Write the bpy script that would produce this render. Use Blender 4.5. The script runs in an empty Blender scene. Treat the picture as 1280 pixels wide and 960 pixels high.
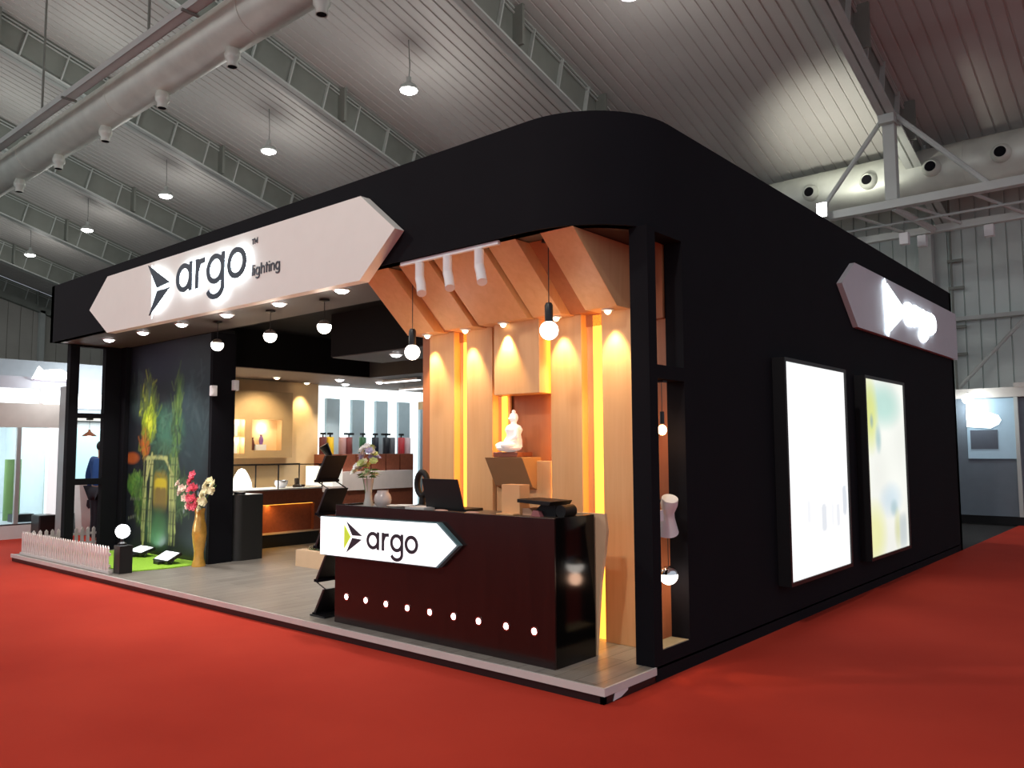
import bpy, bmesh, math, random
from math import pi, sin, cos, radians as rad
from mathutils import Vector, Matrix

random.seed(7)
S = bpy.context.scene
COL = S.collection

# ------------------------------------------------------------------ camera, world, exposure
cam = bpy.data.cameras.new('camera')
cam.sensor_width = 36.0
cam.lens = 1004.6 / 1280.0 * 36.0
cam.clip_end = 300
cam_o = bpy.data.objects.new('camera', cam)
COL.objects.link(cam_o)
yaw, pitch, roll = .7089, .0808, -.0051
cyw, syw, cp, sp = cos(yaw), sin(yaw), cos(pitch), sin(pitch)
fwd = Vector((-syw * cp, cyw * cp, sp)); rgt = Vector((cyw, syw, 0)); upv = rgt.cross(fwd)
r2 = cos(roll) * rgt + sin(roll) * upv
u2 = -sin(roll) * rgt + cos(roll) * upv
M = Matrix((r2, u2, -fwd)).transposed().to_4x4()
M.translation = Vector((2.9368, -4.2934, 1.6))
cam_o.matrix_world = M
S.camera = cam_o

S.view_settings.view_transform = 'Standard'
S.view_settings.look = 'None'
S.view_settings.exposure = 0.0
S.view_settings.gamma = 1.0
S.view_settings.use_curve_mapping = False

W = bpy.data.worlds.new('hall_ambient')
S.world = W
W.use_nodes = True
bg = W.node_tree.nodes['Background']
bg.inputs[0].default_value = (.80, .88, 1.0, 1)
bg.inputs[1].default_value = .62

HALL_LAMP = 550.0
SPILL = 70.0          # light that leaves each high-bay lamp sideways and upwards      # watts of each high-bay lamp
SPOT_W = 95.0          # soffit downlights
WARM_W = 46.0           # downlights over the timber wall
CHAN_W = 1.5

# ------------------------------------------------------------------ helpers
def rgb(r, g, b):
    f = lambda c: ((c / 255 + .055) / 1.055) ** 2.4 if c > 10 else c / 255 / 12.92
    return (f(r), f(g), f(b))

def mat(name, col, rough=.6, metal=0, emit=None, es=0, noise=.06, nscale=6, spec=.5, alpha=1, bump=0, coat=0, trans=0):
    m = bpy.data.materials.new(name); m.use_nodes = True
    nt = m.node_tree; b = nt.nodes['Principled BSDF']
    b.inputs['Roughness'].default_value = rough
    b.inputs['Metallic'].default_value = metal
    b.inputs['Specular IOR Level'].default_value = spec
    b.inputs['Coat Weight'].default_value = coat
    b.inputs['Transmission Weight'].default_value = trans
    b.inputs['Alpha'].default_value = alpha
    if noise:
        tc = nt.nodes.new('ShaderNodeTexCoord'); n = nt.nodes.new('ShaderNodeTexNoise')
        n.inputs['Scale'].default_value = nscale; n.inputs['Detail'].default_value = 4
        nt.links.new(tc.outputs['Object'], n.inputs['Vector'])
        mx = nt.nodes.new('ShaderNodeMix'); mx.data_type = 'RGBA'
        mx.inputs['A'].default_value = tuple(c * (1 - noise * 1.5) for c in col) + (1,)
        mx.inputs['B'].default_value = tuple(min(1, c * (1 + noise * 1.5)) for c in col) + (1,)
        nt.links.new(n.outputs['Fac'], mx.inputs['Factor'])
        nt.links.new(mx.outputs['Result'], b.inputs['Base Color'])
        if bump:
            bp = nt.nodes.new('ShaderNodeBump'); bp.inputs['Strength'].default_value = bump
            bp.inputs['Distance'].default_value = .01
            nt.links.new(n.outputs['Fac'], bp.inputs['Height']); nt.links.new(bp.outputs['Normal'], b.inputs['Normal'])
    else:
        b.inputs['Base Color'].default_value = tuple(col) + (1,)
    if emit:
        b.inputs['Emission Color'].default_value = tuple(emit) + (1,)
        b.inputs['Emission Strength'].default_value = es
    return m

def wood_mat(name, c1, c2, axis='Z', rough=.45, scale=1.2, bump=.0):
    m = mat(name, c1, rough, noise=0); nt = m.node_tree; b = nt.nodes['Principled BSDF']
    tc = nt.nodes.new('ShaderNodeTexCoord'); mp = nt.nodes.new('ShaderNodeMapping')
    s = {'Z': (9, 9, .6), 'X': (.6, 9, 9), 'Y': (9, .6, 9)}[axis]
    mp.inputs['Scale'].default_value = tuple(v * scale for v in s)
    n = nt.nodes.new('ShaderNodeTexNoise'); n.inputs['Scale'].default_value = 3; n.inputs['Detail'].default_value = 6
    n.inputs['Distortion'].default_value = .6
    r = nt.nodes.new('ShaderNodeValToRGB')
    r.color_ramp.elements[0].position = .3; r.color_ramp.elements[0].color = tuple(c1) + (1,)
    r.color_ramp.elements[1].position = .7; r.color_ramp.elements[1].color = tuple(c2) + (1,)
    nt.links.new(tc.outputs['Object'], mp.inputs['Vector']); nt.links.new(mp.outputs['Vector'], n.inputs['Vector'])
    nt.links.new(n.outputs['Fac'], r.inputs['Fac']); nt.links.new(r.outputs['Color'], b.inputs['Base Color'])
    return m

class MB:
    def __init__(s): s.bm = bmesh.new()
    def face(s, pts):
        try: return s.bm.faces.new([s.bm.verts.new(p) for p in pts])
        except ValueError: return None
    def box(s, x0, x1, y0, y1, z0, z1):
        v = [s.bm.verts.new((x, y, z)) for x in (x0, x1) for y in (y0, y1) for z in (z0, z1)]
        for f in ((0, 1, 3, 2), (4, 6, 7, 5), (0, 4, 5, 1), (2, 3, 7, 6), (0, 2, 6, 4), (1, 5, 7, 3)):
            s.bm.faces.new([v[i] for i in f])
        return s
    def prism(s, pts, o, u, v, d):
        """2-D outline pts in the plane (o,u,v), swept by vector d"""
        o, u, v, d = Vector(o), Vector(u), Vector(v), Vector(d)
        a = [s.bm.verts.new(o + u * p[0] + v * p[1]) for p in pts]
        b = [s.bm.verts.new(o + u * p[0] + v * p[1] + d) for p in pts]
        n = len(pts)
        s.bm.faces.new(a[::-1]); s.bm.faces.new(b)
        for i in range(n): s.bm.faces.new((a[i], a[(i + 1) % n], b[(i + 1) % n], b[i]))
        return s
    def stroke(s, path, w, o, u, v, d, closed=False):
        """flat band of width w along a 2-D path, swept by d: one limb of a letter"""
        o, u, v, d = Vector(o), Vector(u), Vector(v), Vector(d)
        P = [Vector(p) for p in path]; n = len(P); L = []; R = []
        for i in range(n):
            if closed: a, b = P[i - 1], P[(i + 1) % n]; t0 = (P[i] - a).normalized(); t1 = (b - P[i]).normalized()
            else:
                t0 = (P[i] - P[i - 1]).normalized() if i else None
                t1 = (P[i + 1] - P[i]).normalized() if i < n - 1 else None
                t0 = t0 or t1; t1 = t1 or t0
            t = (t0 + t1).normalized(); nn = Vector((-t.y, t.x))
            k = w / 2 / max(.5, nn.dot(Vector((-t0.y, t0.x))))
            L.append(P[i] + nn * k); R.append(P[i] - nn * k)
        mk = lambda p, off: s.bm.verts.new(o + u * p.x + v * p.y + off)
        z = Vector((0, 0, 0))
        l0 = [mk(p, z) for p in L]; r0 = [mk(p, z) for p in R]; l1 = [mk(p, d) for p in L]; r1 = [mk(p, d) for p in R]
        for i in range(n if closed else n - 1):
            j = (i + 1) % n
            for q in ((l0[i], l0[j], r0[j], r0[i]), (l1[i], r1[i], r1[j], l1[j]), (l0[i], l1[i], l1[j], l0[j]), (r0[i], r0[j], r1[j], r1[i])):
                s.bm.faces.new(q)
        if not closed:
            s.bm.faces.new((l0[0], r0[0], r1[0], l1[0])); s.bm.faces.new((l0[-1], l1[-1], r1[-1], r0[-1]))
        return s
    def tube(s, path, r, n=10, cap=True):
        P = [Vector(p) for p in path]; rings = []
        rr = r if isinstance(r, (list, tuple)) else [r] * len(P)
        prev = None
        for i, p in enumerate(P):
            a = P[max(i - 1, 0)]; b = P[min(i + 1, len(P) - 1)]; t = (b - a)
            t = t.normalized() if t.length > 1e-9 else Vector((0, 0, 1))
            if prev is None:
                up = Vector((0, 0, 1)) if abs(t.z) < .9 else Vector((1, 0, 0))
                e1 = t.cross(up).normalized()
            else:
                e1 = (prev - t * prev.dot(t)).normalized()
            prev = e1; e2 = t.cross(e1)
            rings.append([s.bm.verts.new(p + (e1 * cos(2 * pi * k / n) + e2 * sin(2 * pi * k / n)) * rr[i]) for k in range(n)])
        for i in range(len(rings) - 1):
            for k in range(n):
                s.bm.faces.new((rings[i][k], rings[i][(k + 1) % n], rings[i + 1][(k + 1) % n], rings[i + 1][k]))
        if cap: s.bm.faces.new(rings[0][::-1]); s.bm.faces.new(rings[-1])
        return s
    def lathe(s, prof, c=(0, 0, 0), n=24, axis='Z'):
        rings = []
        for r, z in prof:
            r = max(r, 1e-4)
            ring = []
            for k in range(n):
                a = 2 * pi * k / n
                q = {'Z': (r * cos(a), r * sin(a), z), 'Y': (r * cos(a), z, r * sin(a)), 'X': (z, r * cos(a), r * sin(a))}[axis]
                ring.append(s.bm.verts.new((c[0] + q[0], c[1] + q[1], c[2] + q[2])))
            rings.append(ring)
        for i in range(len(rings) - 1):
            for k in range(n):
                s.bm.faces.new((rings[i][k], rings[i][(k + 1) % n], rings[i + 1][(k + 1) % n], rings[i + 1][k]))
        s.bm.faces.new(rings[0][::-1]); s.bm.faces.new(rings[-1])
        return s
    def ball(s, c, r, sc=(1, 1, 1), n=16):
        m = Matrix.Translation(c) @ Matrix.Diagonal((sc[0], sc[1], sc[2], 1))
        bmesh.ops.create_uvsphere(s.bm, u_segments=n, v_segments=max(6, n // 2), radius=r, matrix=m)
        return s
    def xf(s, m):
        bmesh.ops.transform(s.bm, matrix=m, verts=s.bm.verts); return s
    def build(s, name, material, parent=None, bevel=0, smooth=False):
        bmesh.ops.recalc_face_normals(s.bm, faces=s.bm.faces)
        vs = [v.co for v in s.bm.verts]
        if parent is None:
            lo = [min(v[i] for v in vs) for i in range(3)]; hi = [max(v[i] for v in vs) for i in range(3)]
            loc = Vector(((lo[0] + hi[0]) / 2, (lo[1] + hi[1]) / 2, lo[2])); off = loc
        else:
            off = Vector((0, 0, 0)); p = parent
            while p: off += p.location; p = p.parent
            loc = Vector((0, 0, 0))
        bmesh.ops.translate(s.bm, vec=-off, verts=s.bm.verts)
        me = bpy.data.meshes.new(name); s.bm.to_mesh(me); s.bm.free()
        if smooth:
            for p in me.polygons: p.use_smooth = True
            try: me.set_sharp_from_angle(angle=rad(40))
            except Exception: pass
        ob = bpy.data.objects.new(name, me); COL.objects.link(ob)
        ob.location = loc; ob.parent = parent
        for mm in (material if isinstance(material, (list, tuple)) else [material]): me.materials.append(mm)
        if bevel:
            bv = ob.modifiers.new('bevel', 'BEVEL'); bv.width = bevel; bv.segments = 2; bv.limit_method = 'ANGLE'
        return ob

def tag(o, label, cat, group=None):
    o['label'] = label; o['category'] = cat
    if group: o['group'] = group
    return o
def structure(o): o['kind'] = 'structure'; return o
def thing(name, label, cat, loc=(0, 0, 0), group=None):
    o = bpy.data.objects.new(name, None); COL.objects.link(o); o.location = loc
    o.empty_display_size = .1
    return tag(o, label, cat, group)
def dup(root, loc, label=None, rz=0):
    r = root.copy(); COL.objects.link(r); r.location = loc; r.rotation_euler = (0, 0, rz)
    if label: r['label'] = label
    for ch in list(root.children):
        c = ch.copy(); COL.objects.link(c); c.parent = r
        for g in list(ch.children):
            d = g.copy(); COL.objects.link(d); d.parent = c
    return r
def lamp(name, kind, loc, power, color=(1, 1, 1), parent=None, aim=None, size=.05, spot=90, blend=.6):
    d = bpy.data.lights.new(name, kind); d.energy = power; d.color = color
    if kind == 'AREA': d.size = size
    elif kind == 'SPOT': d.spot_size = rad(spot); d.spot_blend = blend; d.shadow_soft_size = size
    else: d.shadow_soft_size = size
    o = bpy.data.objects.new(name, d); COL.objects.link(o); o.location = loc
    if parent: o.parent = parent
    v = Vector(aim if aim else (0, 0, -1)); o.rotation_euler = v.to_track_quat('-Z', 'Y').to_euler()
    return o

# ------------------------------------------------------------------ materials
BLACK = mat('matt black paint', (.0062, .0062, .0085), .8, spec=.12, noise=.1, nscale=3)
BLACK2 = mat('black laminate', (.010, .010, .011), .35, noise=.1)
SOFFIT = mat('dark grey soffit paint', (.085, .075, .07), .6, noise=.08)
CEILB = mat('black ceiling paint', (.006, .006, .006), .8, spec=.2)
MAROON = wood_mat('dark maroon veneer', (.011, .0035, .0032), (.020, .0055, .0048), 'Z', .22, 1.0)
GLOSSB = mat('black gloss laminate', (.003, .003, .003), .12, spec=.3, noise=0)
WOOD = wood_mat('light maple veneer', (.66, .36, .16), (.72, .42, .20), 'Z', .5, .7)
WOODB = wood_mat('brown orange veneer', (.36, .13, .05), (.42, .16, .065), 'Z', .5, .7)
REDWOOD = wood_mat('reddish brown veneer', (.20, .055, .028), (.26, .075, .038), 'X', .4, .8)
CREAM = mat('cream wall paint', (.76, .53, .28), .7)
TAN = mat('tan panel paint', (.50, .33, .16), .7)
WHITE = mat('white acrylic', (.84, .83, .77), .45, noise=.02)
GREYP = mat('blue grey wall paint', (.42, .52, .55), .6)
WPLAST = mat('white plastic', (.8, .8, .8), .35, noise=.02)
SIGNG = mat('grey white sign board', (.56, .55, .58), .5, noise=.03)
NAVY = mat('dark navy letter face', (.012, .022, .045), .4, noise=.03)
DGREY = mat('dark grey letter face', (.03, .03, .045), .4, noise=.03)
LIME = mat('lime yellow logo', (.62, .82, .06), .5, emit=(.62, .82, .06), es=.35, noise=.03)
CHROME = mat('chrome', (.8, .8, .8), .12, 1, noise=0)
STEEL = mat('galvanised duct steel', (.72, .76, .68), .45, .2, noise=.16, nscale=2)
GIRD = mat('grey green painted steel', (.24, .26, .23), .6, noise=.12, nscale=2)
GIRDL = mat('light grey steel', (.56, .60, .57), .55, noise=.1, nscale=2)
ROOFM = mat('grey roof sheeting', (.60, .585, .56), .55, .0, noise=.10, nscale=.5)
SIDING = mat('pale green grey siding', (.62, .70, .67), .5, noise=.08, nscale=1)
GABLEM = mat('grey beige siding', (.50, .49, .44), .6, noise=.1, nscale=1)
DKFLOOR = mat('dark concrete hall floor', (.008, .007, .007), .85)
def emi(name, c, s): return mat(name, c, .5, emit=c, es=s, noise=0)
BULB = emi('bulb glow white', (1, .93, .84), 7)
BULBW = emi('bulb glow warm', (1, .82, .6), 6)
LEDW = emi('led lens white', (1, .97, 1), 14)
LEDWARM = emi('led lens warm', (1, .8, .5), 6)
AMBER = emi('amber led channel', (1, .47, .06), 1.8)
WPANEL = emi('backlit white panel', (.88, .97, 1), 1.3)
HALO = emi('white halo led', (.84, .94, 1), 13.0)
HALOP = emi('logo glow plate', (.84, .94, 1), 1.6)
HALOS = emi('side sign halo led', (.86, .95, 1), 5.0)
BAY = emi('high bay lens', (1, .98, .95), 16)
GLASS = mat('clear glass', (1, 1, 1), .03, trans=1, noise=0); GLASS.node_tree.nodes['Principled BSDF'].inputs['IOR'].default_value = 1.3
def thin_glass(name, col, a):
    m = bpy.data.materials.new(name); m.use_nodes = True; nt = m.node_tree; nt.nodes.clear()
    o = nt.nodes.new('ShaderNodeOutputMaterial'); t = nt.nodes.new('ShaderNodeBsdfTransparent'); g = nt.nodes.new('ShaderNodeBsdfGlossy')
    t.inputs[0].default_value = tuple(col) + (1,); g.inputs['Roughness'].default_value = .03
    mx = nt.nodes.new('ShaderNodeMixShader'); fr = nt.nodes.new('ShaderNodeFresnel'); fr.inputs[0].default_value = 1.35
    mt = nt.nodes.new('ShaderNodeMath'); mt.operation = 'ADD'; mt.inputs[1].default_value = a
    nt.links.new(fr.outputs[0], mt.inputs[0]); nt.links.new(mt.outputs[0], mx.inputs[0])
    nt.links.new(t.outputs[0], mx.inputs[1]); nt.links.new(g.outputs[0], mx.inputs[2]); nt.links.new(mx.outputs[0], o.inputs[0])
    return m
PANE = thin_glass('thin clear glass', (.97, .98, .98), .0)

def carpet_mat():
    m = mat('red exhibition carpet', (.60, .05, .03), .95, spec=.1, noise=.0)
    nt = m.node_tree; b = nt.nodes['Principled BSDF']
    tc = nt.nodes.new('ShaderNodeTexCoord'); n = nt.nodes.new('ShaderNodeTexNoise'); n.inputs['Scale'].default_value = .7; n.inputs['Detail'].default_value = 3
    n2 = nt.nodes.new('ShaderNodeTexNoise'); n2.inputs['Scale'].default_value = 220
    r = nt.nodes.new('ShaderNodeValToRGB')
    r.color_ramp.elements[0].position = .3; r.color_ramp.elements[0].color = (.43, .036, .020, 1)
    r.color_ramp.elements[1].position = .7; r.color_ramp.elements[1].color = (.51, .049, .027, 1)
    bp = nt.nodes.new('ShaderNodeBump'); bp.inputs['Strength'].default_value = .25; bp.inputs['Distance'].default_value = .004
    nt.links.new(tc.outputs['Object'], n.inputs['Vector']); nt.links.new(tc.outputs['Object'], n2.inputs['Vector'])
    nt.links.new(n.outputs['Fac'], r.inputs['Fac']); nt.links.new(r.outputs['Color'], b.inputs['Base Color'])
    nt.links.new(n2.outputs['Fac'], bp.inputs['Height']); nt.links.new(bp.outputs['Normal'], b.inputs['Normal'])
    return m
CARPET = carpet_mat()

def plank_mat():
    m = mat('grey wood plank floor', (.3, .27, .24), .38, noise=0, spec=.5)
    nt = m.node_tree; b = nt.nodes['Principled BSDF']
    tc = nt.nodes.new('ShaderNodeTexCoord'); mp = nt.nodes.new('ShaderNodeMapping'); mp.inputs['Rotation'].default_value = (0, 0, pi / 2)
    br = nt.nodes.new('ShaderNodeTexBrick'); br.inputs['Scale'].default_value = 1
    br.inputs['Color1'].default_value = (.24, .215, .185, 1); br.inputs['Color2'].default_value = (.31, .28, .245, 1); br.inputs['Mortar'].default_value = (.13, .12, .10, 1)
    br.inputs['Mortar Size'].default_value = .004; br.inputs['Brick Width'].default_value = 1.2; br.inputs['Row Height'].default_value = .16
    n = nt.nodes.new('ShaderNodeTexNoise'); n.inputs['Scale'].default_value = 4; n.inputs['Detail'].default_value = 6
    mp2 = nt.nodes.new('ShaderNodeMapping'); mp2.inputs['Scale'].default_value = (8, .8, 1)
    mx = nt.nodes.new('ShaderNodeMix'); mx.data_type = 'RGBA'; mx.blend_type = 'MULTIPLY'; mx.inputs['Factor'].default_value = .6
    r = nt.nodes.new('ShaderNodeValToRGB'); r.color_ramp.elements[0].color = (.6, .6, .6, 1); r.color_ramp.elements[0].position = .3; r.color_ramp.elements[1].position = .7
    nt.links.new(tc.outputs['Object'], mp.inputs['Vector']); nt.links.new(mp.outputs['Vector'], br.inputs['Vector'])
    nt.links.new(tc.outputs['Object'], mp2.inputs['Vector']); nt.links.new(mp2.outputs['Vector'], n.inputs['Vector'])
    nt.links.new(n.outputs['Fac'], r.inputs['Fac']); nt.links.new(br.outputs['Color'], mx.inputs['A']); nt.links.new(r.outputs['Color'], mx.inputs['B'])
    nt.links.new(mx.outputs['Result'], b.inputs['Base Color'])
    return m
PLANK = plank_mat()

# picture material: printed colours held per vertex
def print_mat(name, emit=0, rough=.4):
    m = bpy.data.materials.new(name); m.use_nodes = True; nt = m.node_tree; b = nt.nodes['Principled BSDF']
    a = nt.nodes.new('ShaderNodeVertexColor'); a.layer_name = 'print'
    b.inputs['Roughness'].default_value = rough; b.inputs['Base Color'].default_value = (.04, .04, .04, 1)
    if not emit: nt.links.new(a.outputs[0], b.inputs['Base Color'])
    if emit:
        nt.links.new(a.outputs[0], b.inputs['Emission Color']); b.inputs['Emission Strength'].default_value = emit
    return m
def picture(name, o, u, v, nu, nv, fn, material, parent=None, strokes=(), gain=1.0):
    """a printed sheet: grid in plane (o,u,v), colour fn(s,t) with s,t in 0..1"""
    o, u, v = Vector(o), Vector(u), Vector(v)
    bm = bmesh.new(); g = [[bm.verts.new(o + u * (i / nu) + v * (j / nv)) for i in range(nu + 1)] for j in range(nv + 1)]
    for j in range(nv):
        for i in range(nu): bm.faces.new((g[j][i], g[j][i + 1], g[j + 1][i + 1], g[j + 1][i]))
    off = o.copy()
    if parent:
        off = Vector((0, 0, 0)); p = parent
        while p: off += p.location; p = p.parent
    bmesh.ops.translate(bm, vec=-off, verts=bm.verts)
    me = bpy.data.meshes.new(name); bm.to_mesh(me); bm.free()
    at = me.color_attributes.new('print', 'FLOAT_COLOR', 'POINT')
    cs_ = [fn(i / nu, j / nv) for j in range(nv + 1) for i in range(nu + 1)]
    for (xa, ya, xb, yb, w, cc, op) in strokes:
        i0, i1 = int((min(xa, xb) - w) * nu), int((max(xa, xb) + w) * nu) + 1
        j0, j1 = int((min(ya, yb) - w) * nv), int((max(ya, yb) + w) * nv) + 1
        for j in range(max(0, j0), min(nv, j1) + 1):
            for i in range(max(0, i0), min(nu, i1) + 1):
                f = seg(i / nu, j / nv, xa, ya, xb, yb, w)
                if f > 0: cs_[j * (nu + 1) + i] = mixc(cs_[j * (nu + 1) + i], cc, min(1, f * 1.6) * op)
    for k, c in enumerate(cs_): at.data[k].color = (c[0] * gain, c[1] * gain, c[2] * gain, 1)
    me.materials.append(material)
    ob = bpy.data.objects.new(name, me); COL.objects.link(ob); ob.parent = parent
    ob.location = (0, 0, 0) if parent else o
    return ob

# ================================================================== THE HALL
SL = -.294
def zb(y): return 10.19 + SL * (y - 8)          # underside of the roof girders
RH = 1.05
m = MB(); m.box(-60, 30, -25, 40, -.06, -.02); structure(m.build('floor', DKFLOOR))
m = MB(); m.prism([(-13.75, -16), (14, -16), (14, 30), (0, 30), (0, 9.9), (-13.75, 9.9)], (0, 0, -.02), (1, 0, 0), (0, 1, 0), (0, 0, .02))
structure(m.build('floor', CARPET))

GX = [-7.82 - 6.05 * k for k in range(-3, 7)]
# roof sheeting, one ribbed bay between two girders
YR0, YR1 = -7.0, 18.6
bay = MB()
prof = []
xx = 0.0; pitchx = 6.05 / 22
while xx < 6.04:
    prof += [(xx, 0), (xx + .12, 0), (xx + .13, .03), (xx + .16, .03), (xx + .17, 0)]; xx += pitchx
prof.append((6.05, 0))
n0 = None
for (x, dz) in prof:
    a = bay.bm.verts.new((x, YR0, zb(YR0) + RH + dz)); b = bay.bm.verts.new((x, YR1, zb(YR1) + RH + dz))
    if n0: bay.bm.faces.new((n0[0], a, b, n0[1]))
    n0 = (a, b)
ro = bay.build('ceiling', ROOFM); base_loc = ro.location.copy(); structure(ro)
for i, gx in enumerate(GX[1:]):
    c = ro if i == 0 else ro.copy()
    if i: COL.objects.link(c)
    c.location = base_loc + Vector((gx, 0, 0))
m = MB(); m.face([(-46, YR0 - 12, zb(YR0) + RH - 3.4), (12, YR0 - 12, zb(YR0) + RH - 3.4), (12, YR0, zb(YR0) + RH), (-46, YR0, zb(YR0) + RH)])
structure(m.build('ceiling', ROOFM))

# girders
def girder():
    t = thing('roof_girder', '', 'girder', (0, 0, 0), 'roof girders')
    y0, y1 = -6.8, 18.4
    m = MB(); m.prism([(y0, zb(y0)), (y1, zb(y1)), (y1, zb(y1) + RH - .02), (y0, zb(y0) + RH - .02)], (-.02, 0, 0), (0, 1, 0), (0, 0, 1), (.04, 0, 0)); m.build('web', GIRD, t)
    m = MB(); m.prism([(y0, zb(y0)), (y1, zb(y1)), (y1, zb(y1) + .05), (y0, zb(y0) + .05)], (-.17, 0, 0), (0, 1, 0), (0, 0, 1), (.34, 0, 0)); m.build('flange', GIRDL, t)
    for f in (.80, .90):
        m = MB(); m.prism([(y0, zb(y0) + f), (y1, zb(y1) + f), (y1, zb(y1) + f + .03), (y0, zb(y0) + f + .03)], (.05, 0, 0), (0, 1, 0), (0, 0, 1), (.04, 0, 0)); m.build('rail', GIRDL, t)
    y = 0.6
    while y < 17.5:
        m = MB(); m.prism([(y, zb(y) + .05), (y + .035, zb(y) + .05), (y + .235, zb(y) + RH - .2), (y + .2, zb(y) + RH - .2)], (.02, 0, 0), (0, 1, 0), (0, 0, 1), (.10, 0, 0)); m.build('stiffener', GIRDL, t)
        y += 1.02
    y = 2.1
    while y < 17:
        m = MB(); m.box(.02, .30, y, y + .07, zb(y) + .06, zb(y) + RH - .1); m.build('bracket', GIRD, t); y += 3.1
    return t
def place(o, k, names):
    o.location = (GX[k], 0, 0); o['label'] = names
GL = ['grey roof girder at the far right edge of the hall, beyond the strutted one',
      'grey roof girder at right of the bay above the steel catwalk',
      'grey roof girder carried by the steel post and two braces of the catwalk',
      'grey roof girder passing above the rounded corner of the black booth',
      'grey roof girder between the two largest hanging hall lamps on the left',
      'grey roof girder between second and third hanging hall lamps from the duct end',
      'grey roof girder between third and fourth hanging hall lamps from the duct end',
      'grey roof girder between fourth and fifth hanging hall lamps from the duct end',
      'grey roof girder beyond the smallest hanging hall lamp at far left',
      'grey roof girder against the far left gable wall']
g0 = girder(); place(g0, 1, GL[1])
for k in range(2, 10):
    c = dup(g0, (GX[k], 0, 0), GL[k])

# far wall with ribbed siding
def siding(name, material, P0, P1, nrm, z0, ztop0, ztop1, step=.33):
    P0, P1, nrm = Vector(P0), Vector(P1), Vector(nrm); L = (P1 - P0).length; u = (P1 - P0) / L; m = MB(); last = None; d = 0
    seq = []
    while d < L:
        seq += [(d, 0), (d + step - .05, 0), (d + step - .045, -.05), (d + step - .015, -.05), (d + step - .01, 0)]; d += step
    for (s, off) in seq:
        s = min(s, L); zt = ztop0 + (ztop1 - ztop0) * s / L; p = P0 + u * s + nrm * off
        a = m.bm.verts.new((p.x, p.y, z0)); b = m.bm.verts.new((p.x, p.y, zt))
        if last: m.bm.faces.new((last[0], a, b, last[1]))
        last = (a, b)
    return structure(m.build(name, material))
siding('wall_back', SIDING, (-46, 18.6, 0), (12, 18.6, 0), (0, -1, 0), 0, zb(18.6) + RH, zb(18.6) + RH)
siding('wall_left', GABLEM, (-44.3, -12, 0), (-44.3, 18.6, 0), (1, 0, 0), 0, 14.5, zb(18.6) + RH, .6)
m = MB(); m.prism([(-6.8, zb(-6.8) - .1), (18.4, zb(18.4) - .1), (18.4, zb(18.4) + .25), (-6.8, zb(-6.8) + .25)], (-44.2, 0, 0), (0, 1, 0), (0, 0, 1), (.3, 0, 0))
structure(m.build('trim_1', GIRD))
for y in (6.5, 11.6):
    m = MB(); m.box(-44.2, -43.9, y, y + .25, 0, zb(y)); structure(m.build('trim_2', GIRDL))
m = MB(); m.box(-46, 12, 18.35, 18.5, 4.78, 4.88); structure(m.build('trim_3', GIRDL))
m = MB()
m.box(-2.42, -2.10, 18.2, 18.5, 0, zb(18.4)); column = m.build('wall_column', GIRDL, None, .02)
tag(column, 'pale steel column on the ribbed back wall of the hall', 'column')
m = MB(); m.tube([(-1.62, 18.3, 3.1), (-.1, 18.3, 4.75), (1.6, 18.3, 6.6)], .045, 8); tag(m.build('wall_brace', GIRDL), 'slanting pale steel brace on the ribbed back wall at right', 'brace')
t = thing('downpipe', 'dark thin vertical pipe with brackets on the ribbed back wall', 'pipe', (-1.72, 18.45, 0))
m = MB(); m.tube([(-1.72, 18.45, 0), (-1.72, 18.45, 8)], .03, 8); m.build('pipe', GIRD, t)
for z in (6.3, 5.6, 4.6, 3.9):
    m = MB(); m.box(-1.80, -1.45, 18.4, 18.5, z, z + .07); m.build('bracket', GIRD, t)

# post, braces and catwalk under the girder
t = thing('catwalk', 'steel catwalk with post and two braces hung under the roof at right', 'catwalk', (-1.77, 13.6, 6.6))
m = MB(); m.box(-8, 9, 13.5, 13.7, 6.62, 6.80); m.build('front_beam', GIRDL, t, .01)
m = MB(); m.box(-8, 9, 14.9, 15.05, 6.30, 6.46); m.build('rear_beam', GIRDL, t, .01)
m = MB(); m.box(-1.89, -1.65, 13.5, 13.72, 6.80, zb(13.6) + .02); m.build('post', GIRDL, t, .01)
m = MB(); m.box(-1.93, -1.61, 13.35, 13.85, zb(13.85) - .04, zb(13.35) + .04); m.build('cap_plate', GIRDL, t, .01)
for x1 in (-3.35, .0):
    m = MB(); m.tube([(-1.77 + (.1 if x1 > -1 else -.1), 13.6, 8.65), (x1, 13.6, 6.78)], .055, 8); m.build('brace', GIRDL, t)
m = MB(); m.tube([(-1.75, 13.6, 6.64), (-1.30, 14.9, 6.36)], .07, 8); m.build('cross_member', GIRDL, t)
x = -7.2
while x < 8.5:
    m = MB(); m.tube([(x, 13.62, 6.65), (x + .7, 14.95, 6.40)], .035, 6); m.build('cross_member', GIRDL, t)
    x += 1.15
m = MB(); m.box(-8, 9, 14.2, 14.26, 6.44, 6.48); m.build('stringer', GIRDL, t)
for i, (x, y, z, lab) in enumerate(((-1.55, 14.97, 6.12, 'small white box lamp under the catwalk just right of its post'), (-1.72, 14.2, 6.05, 'small white box lamp under the catwalk just below its post, the lower one'), (-.25, 14.97, 6.12, 'small white box lamp under the catwalk, right of the braced post'))):
    tt = thing('catwalk_light', lab, 'lamp', (x, y, z), 'box lamps under the catwalk')
    m = MB(); m.box(x - .09, x + .09, y - .09, y + .09, z - .09, z + .16); m.build('housing', WPLAST, tt, .01)
    m = MB(); m.tube([(x, y, z + .15), (x, y, z + .40 if y < 14.5 else z + .20)], .015, 6); m.build('bracket', GIRD, tt)
tt = thing('floodlight', 'lit white floodlight on the end of the catwalk above the booth wall', 'lamp', (-3.15, 13.45, 6.55))
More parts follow.
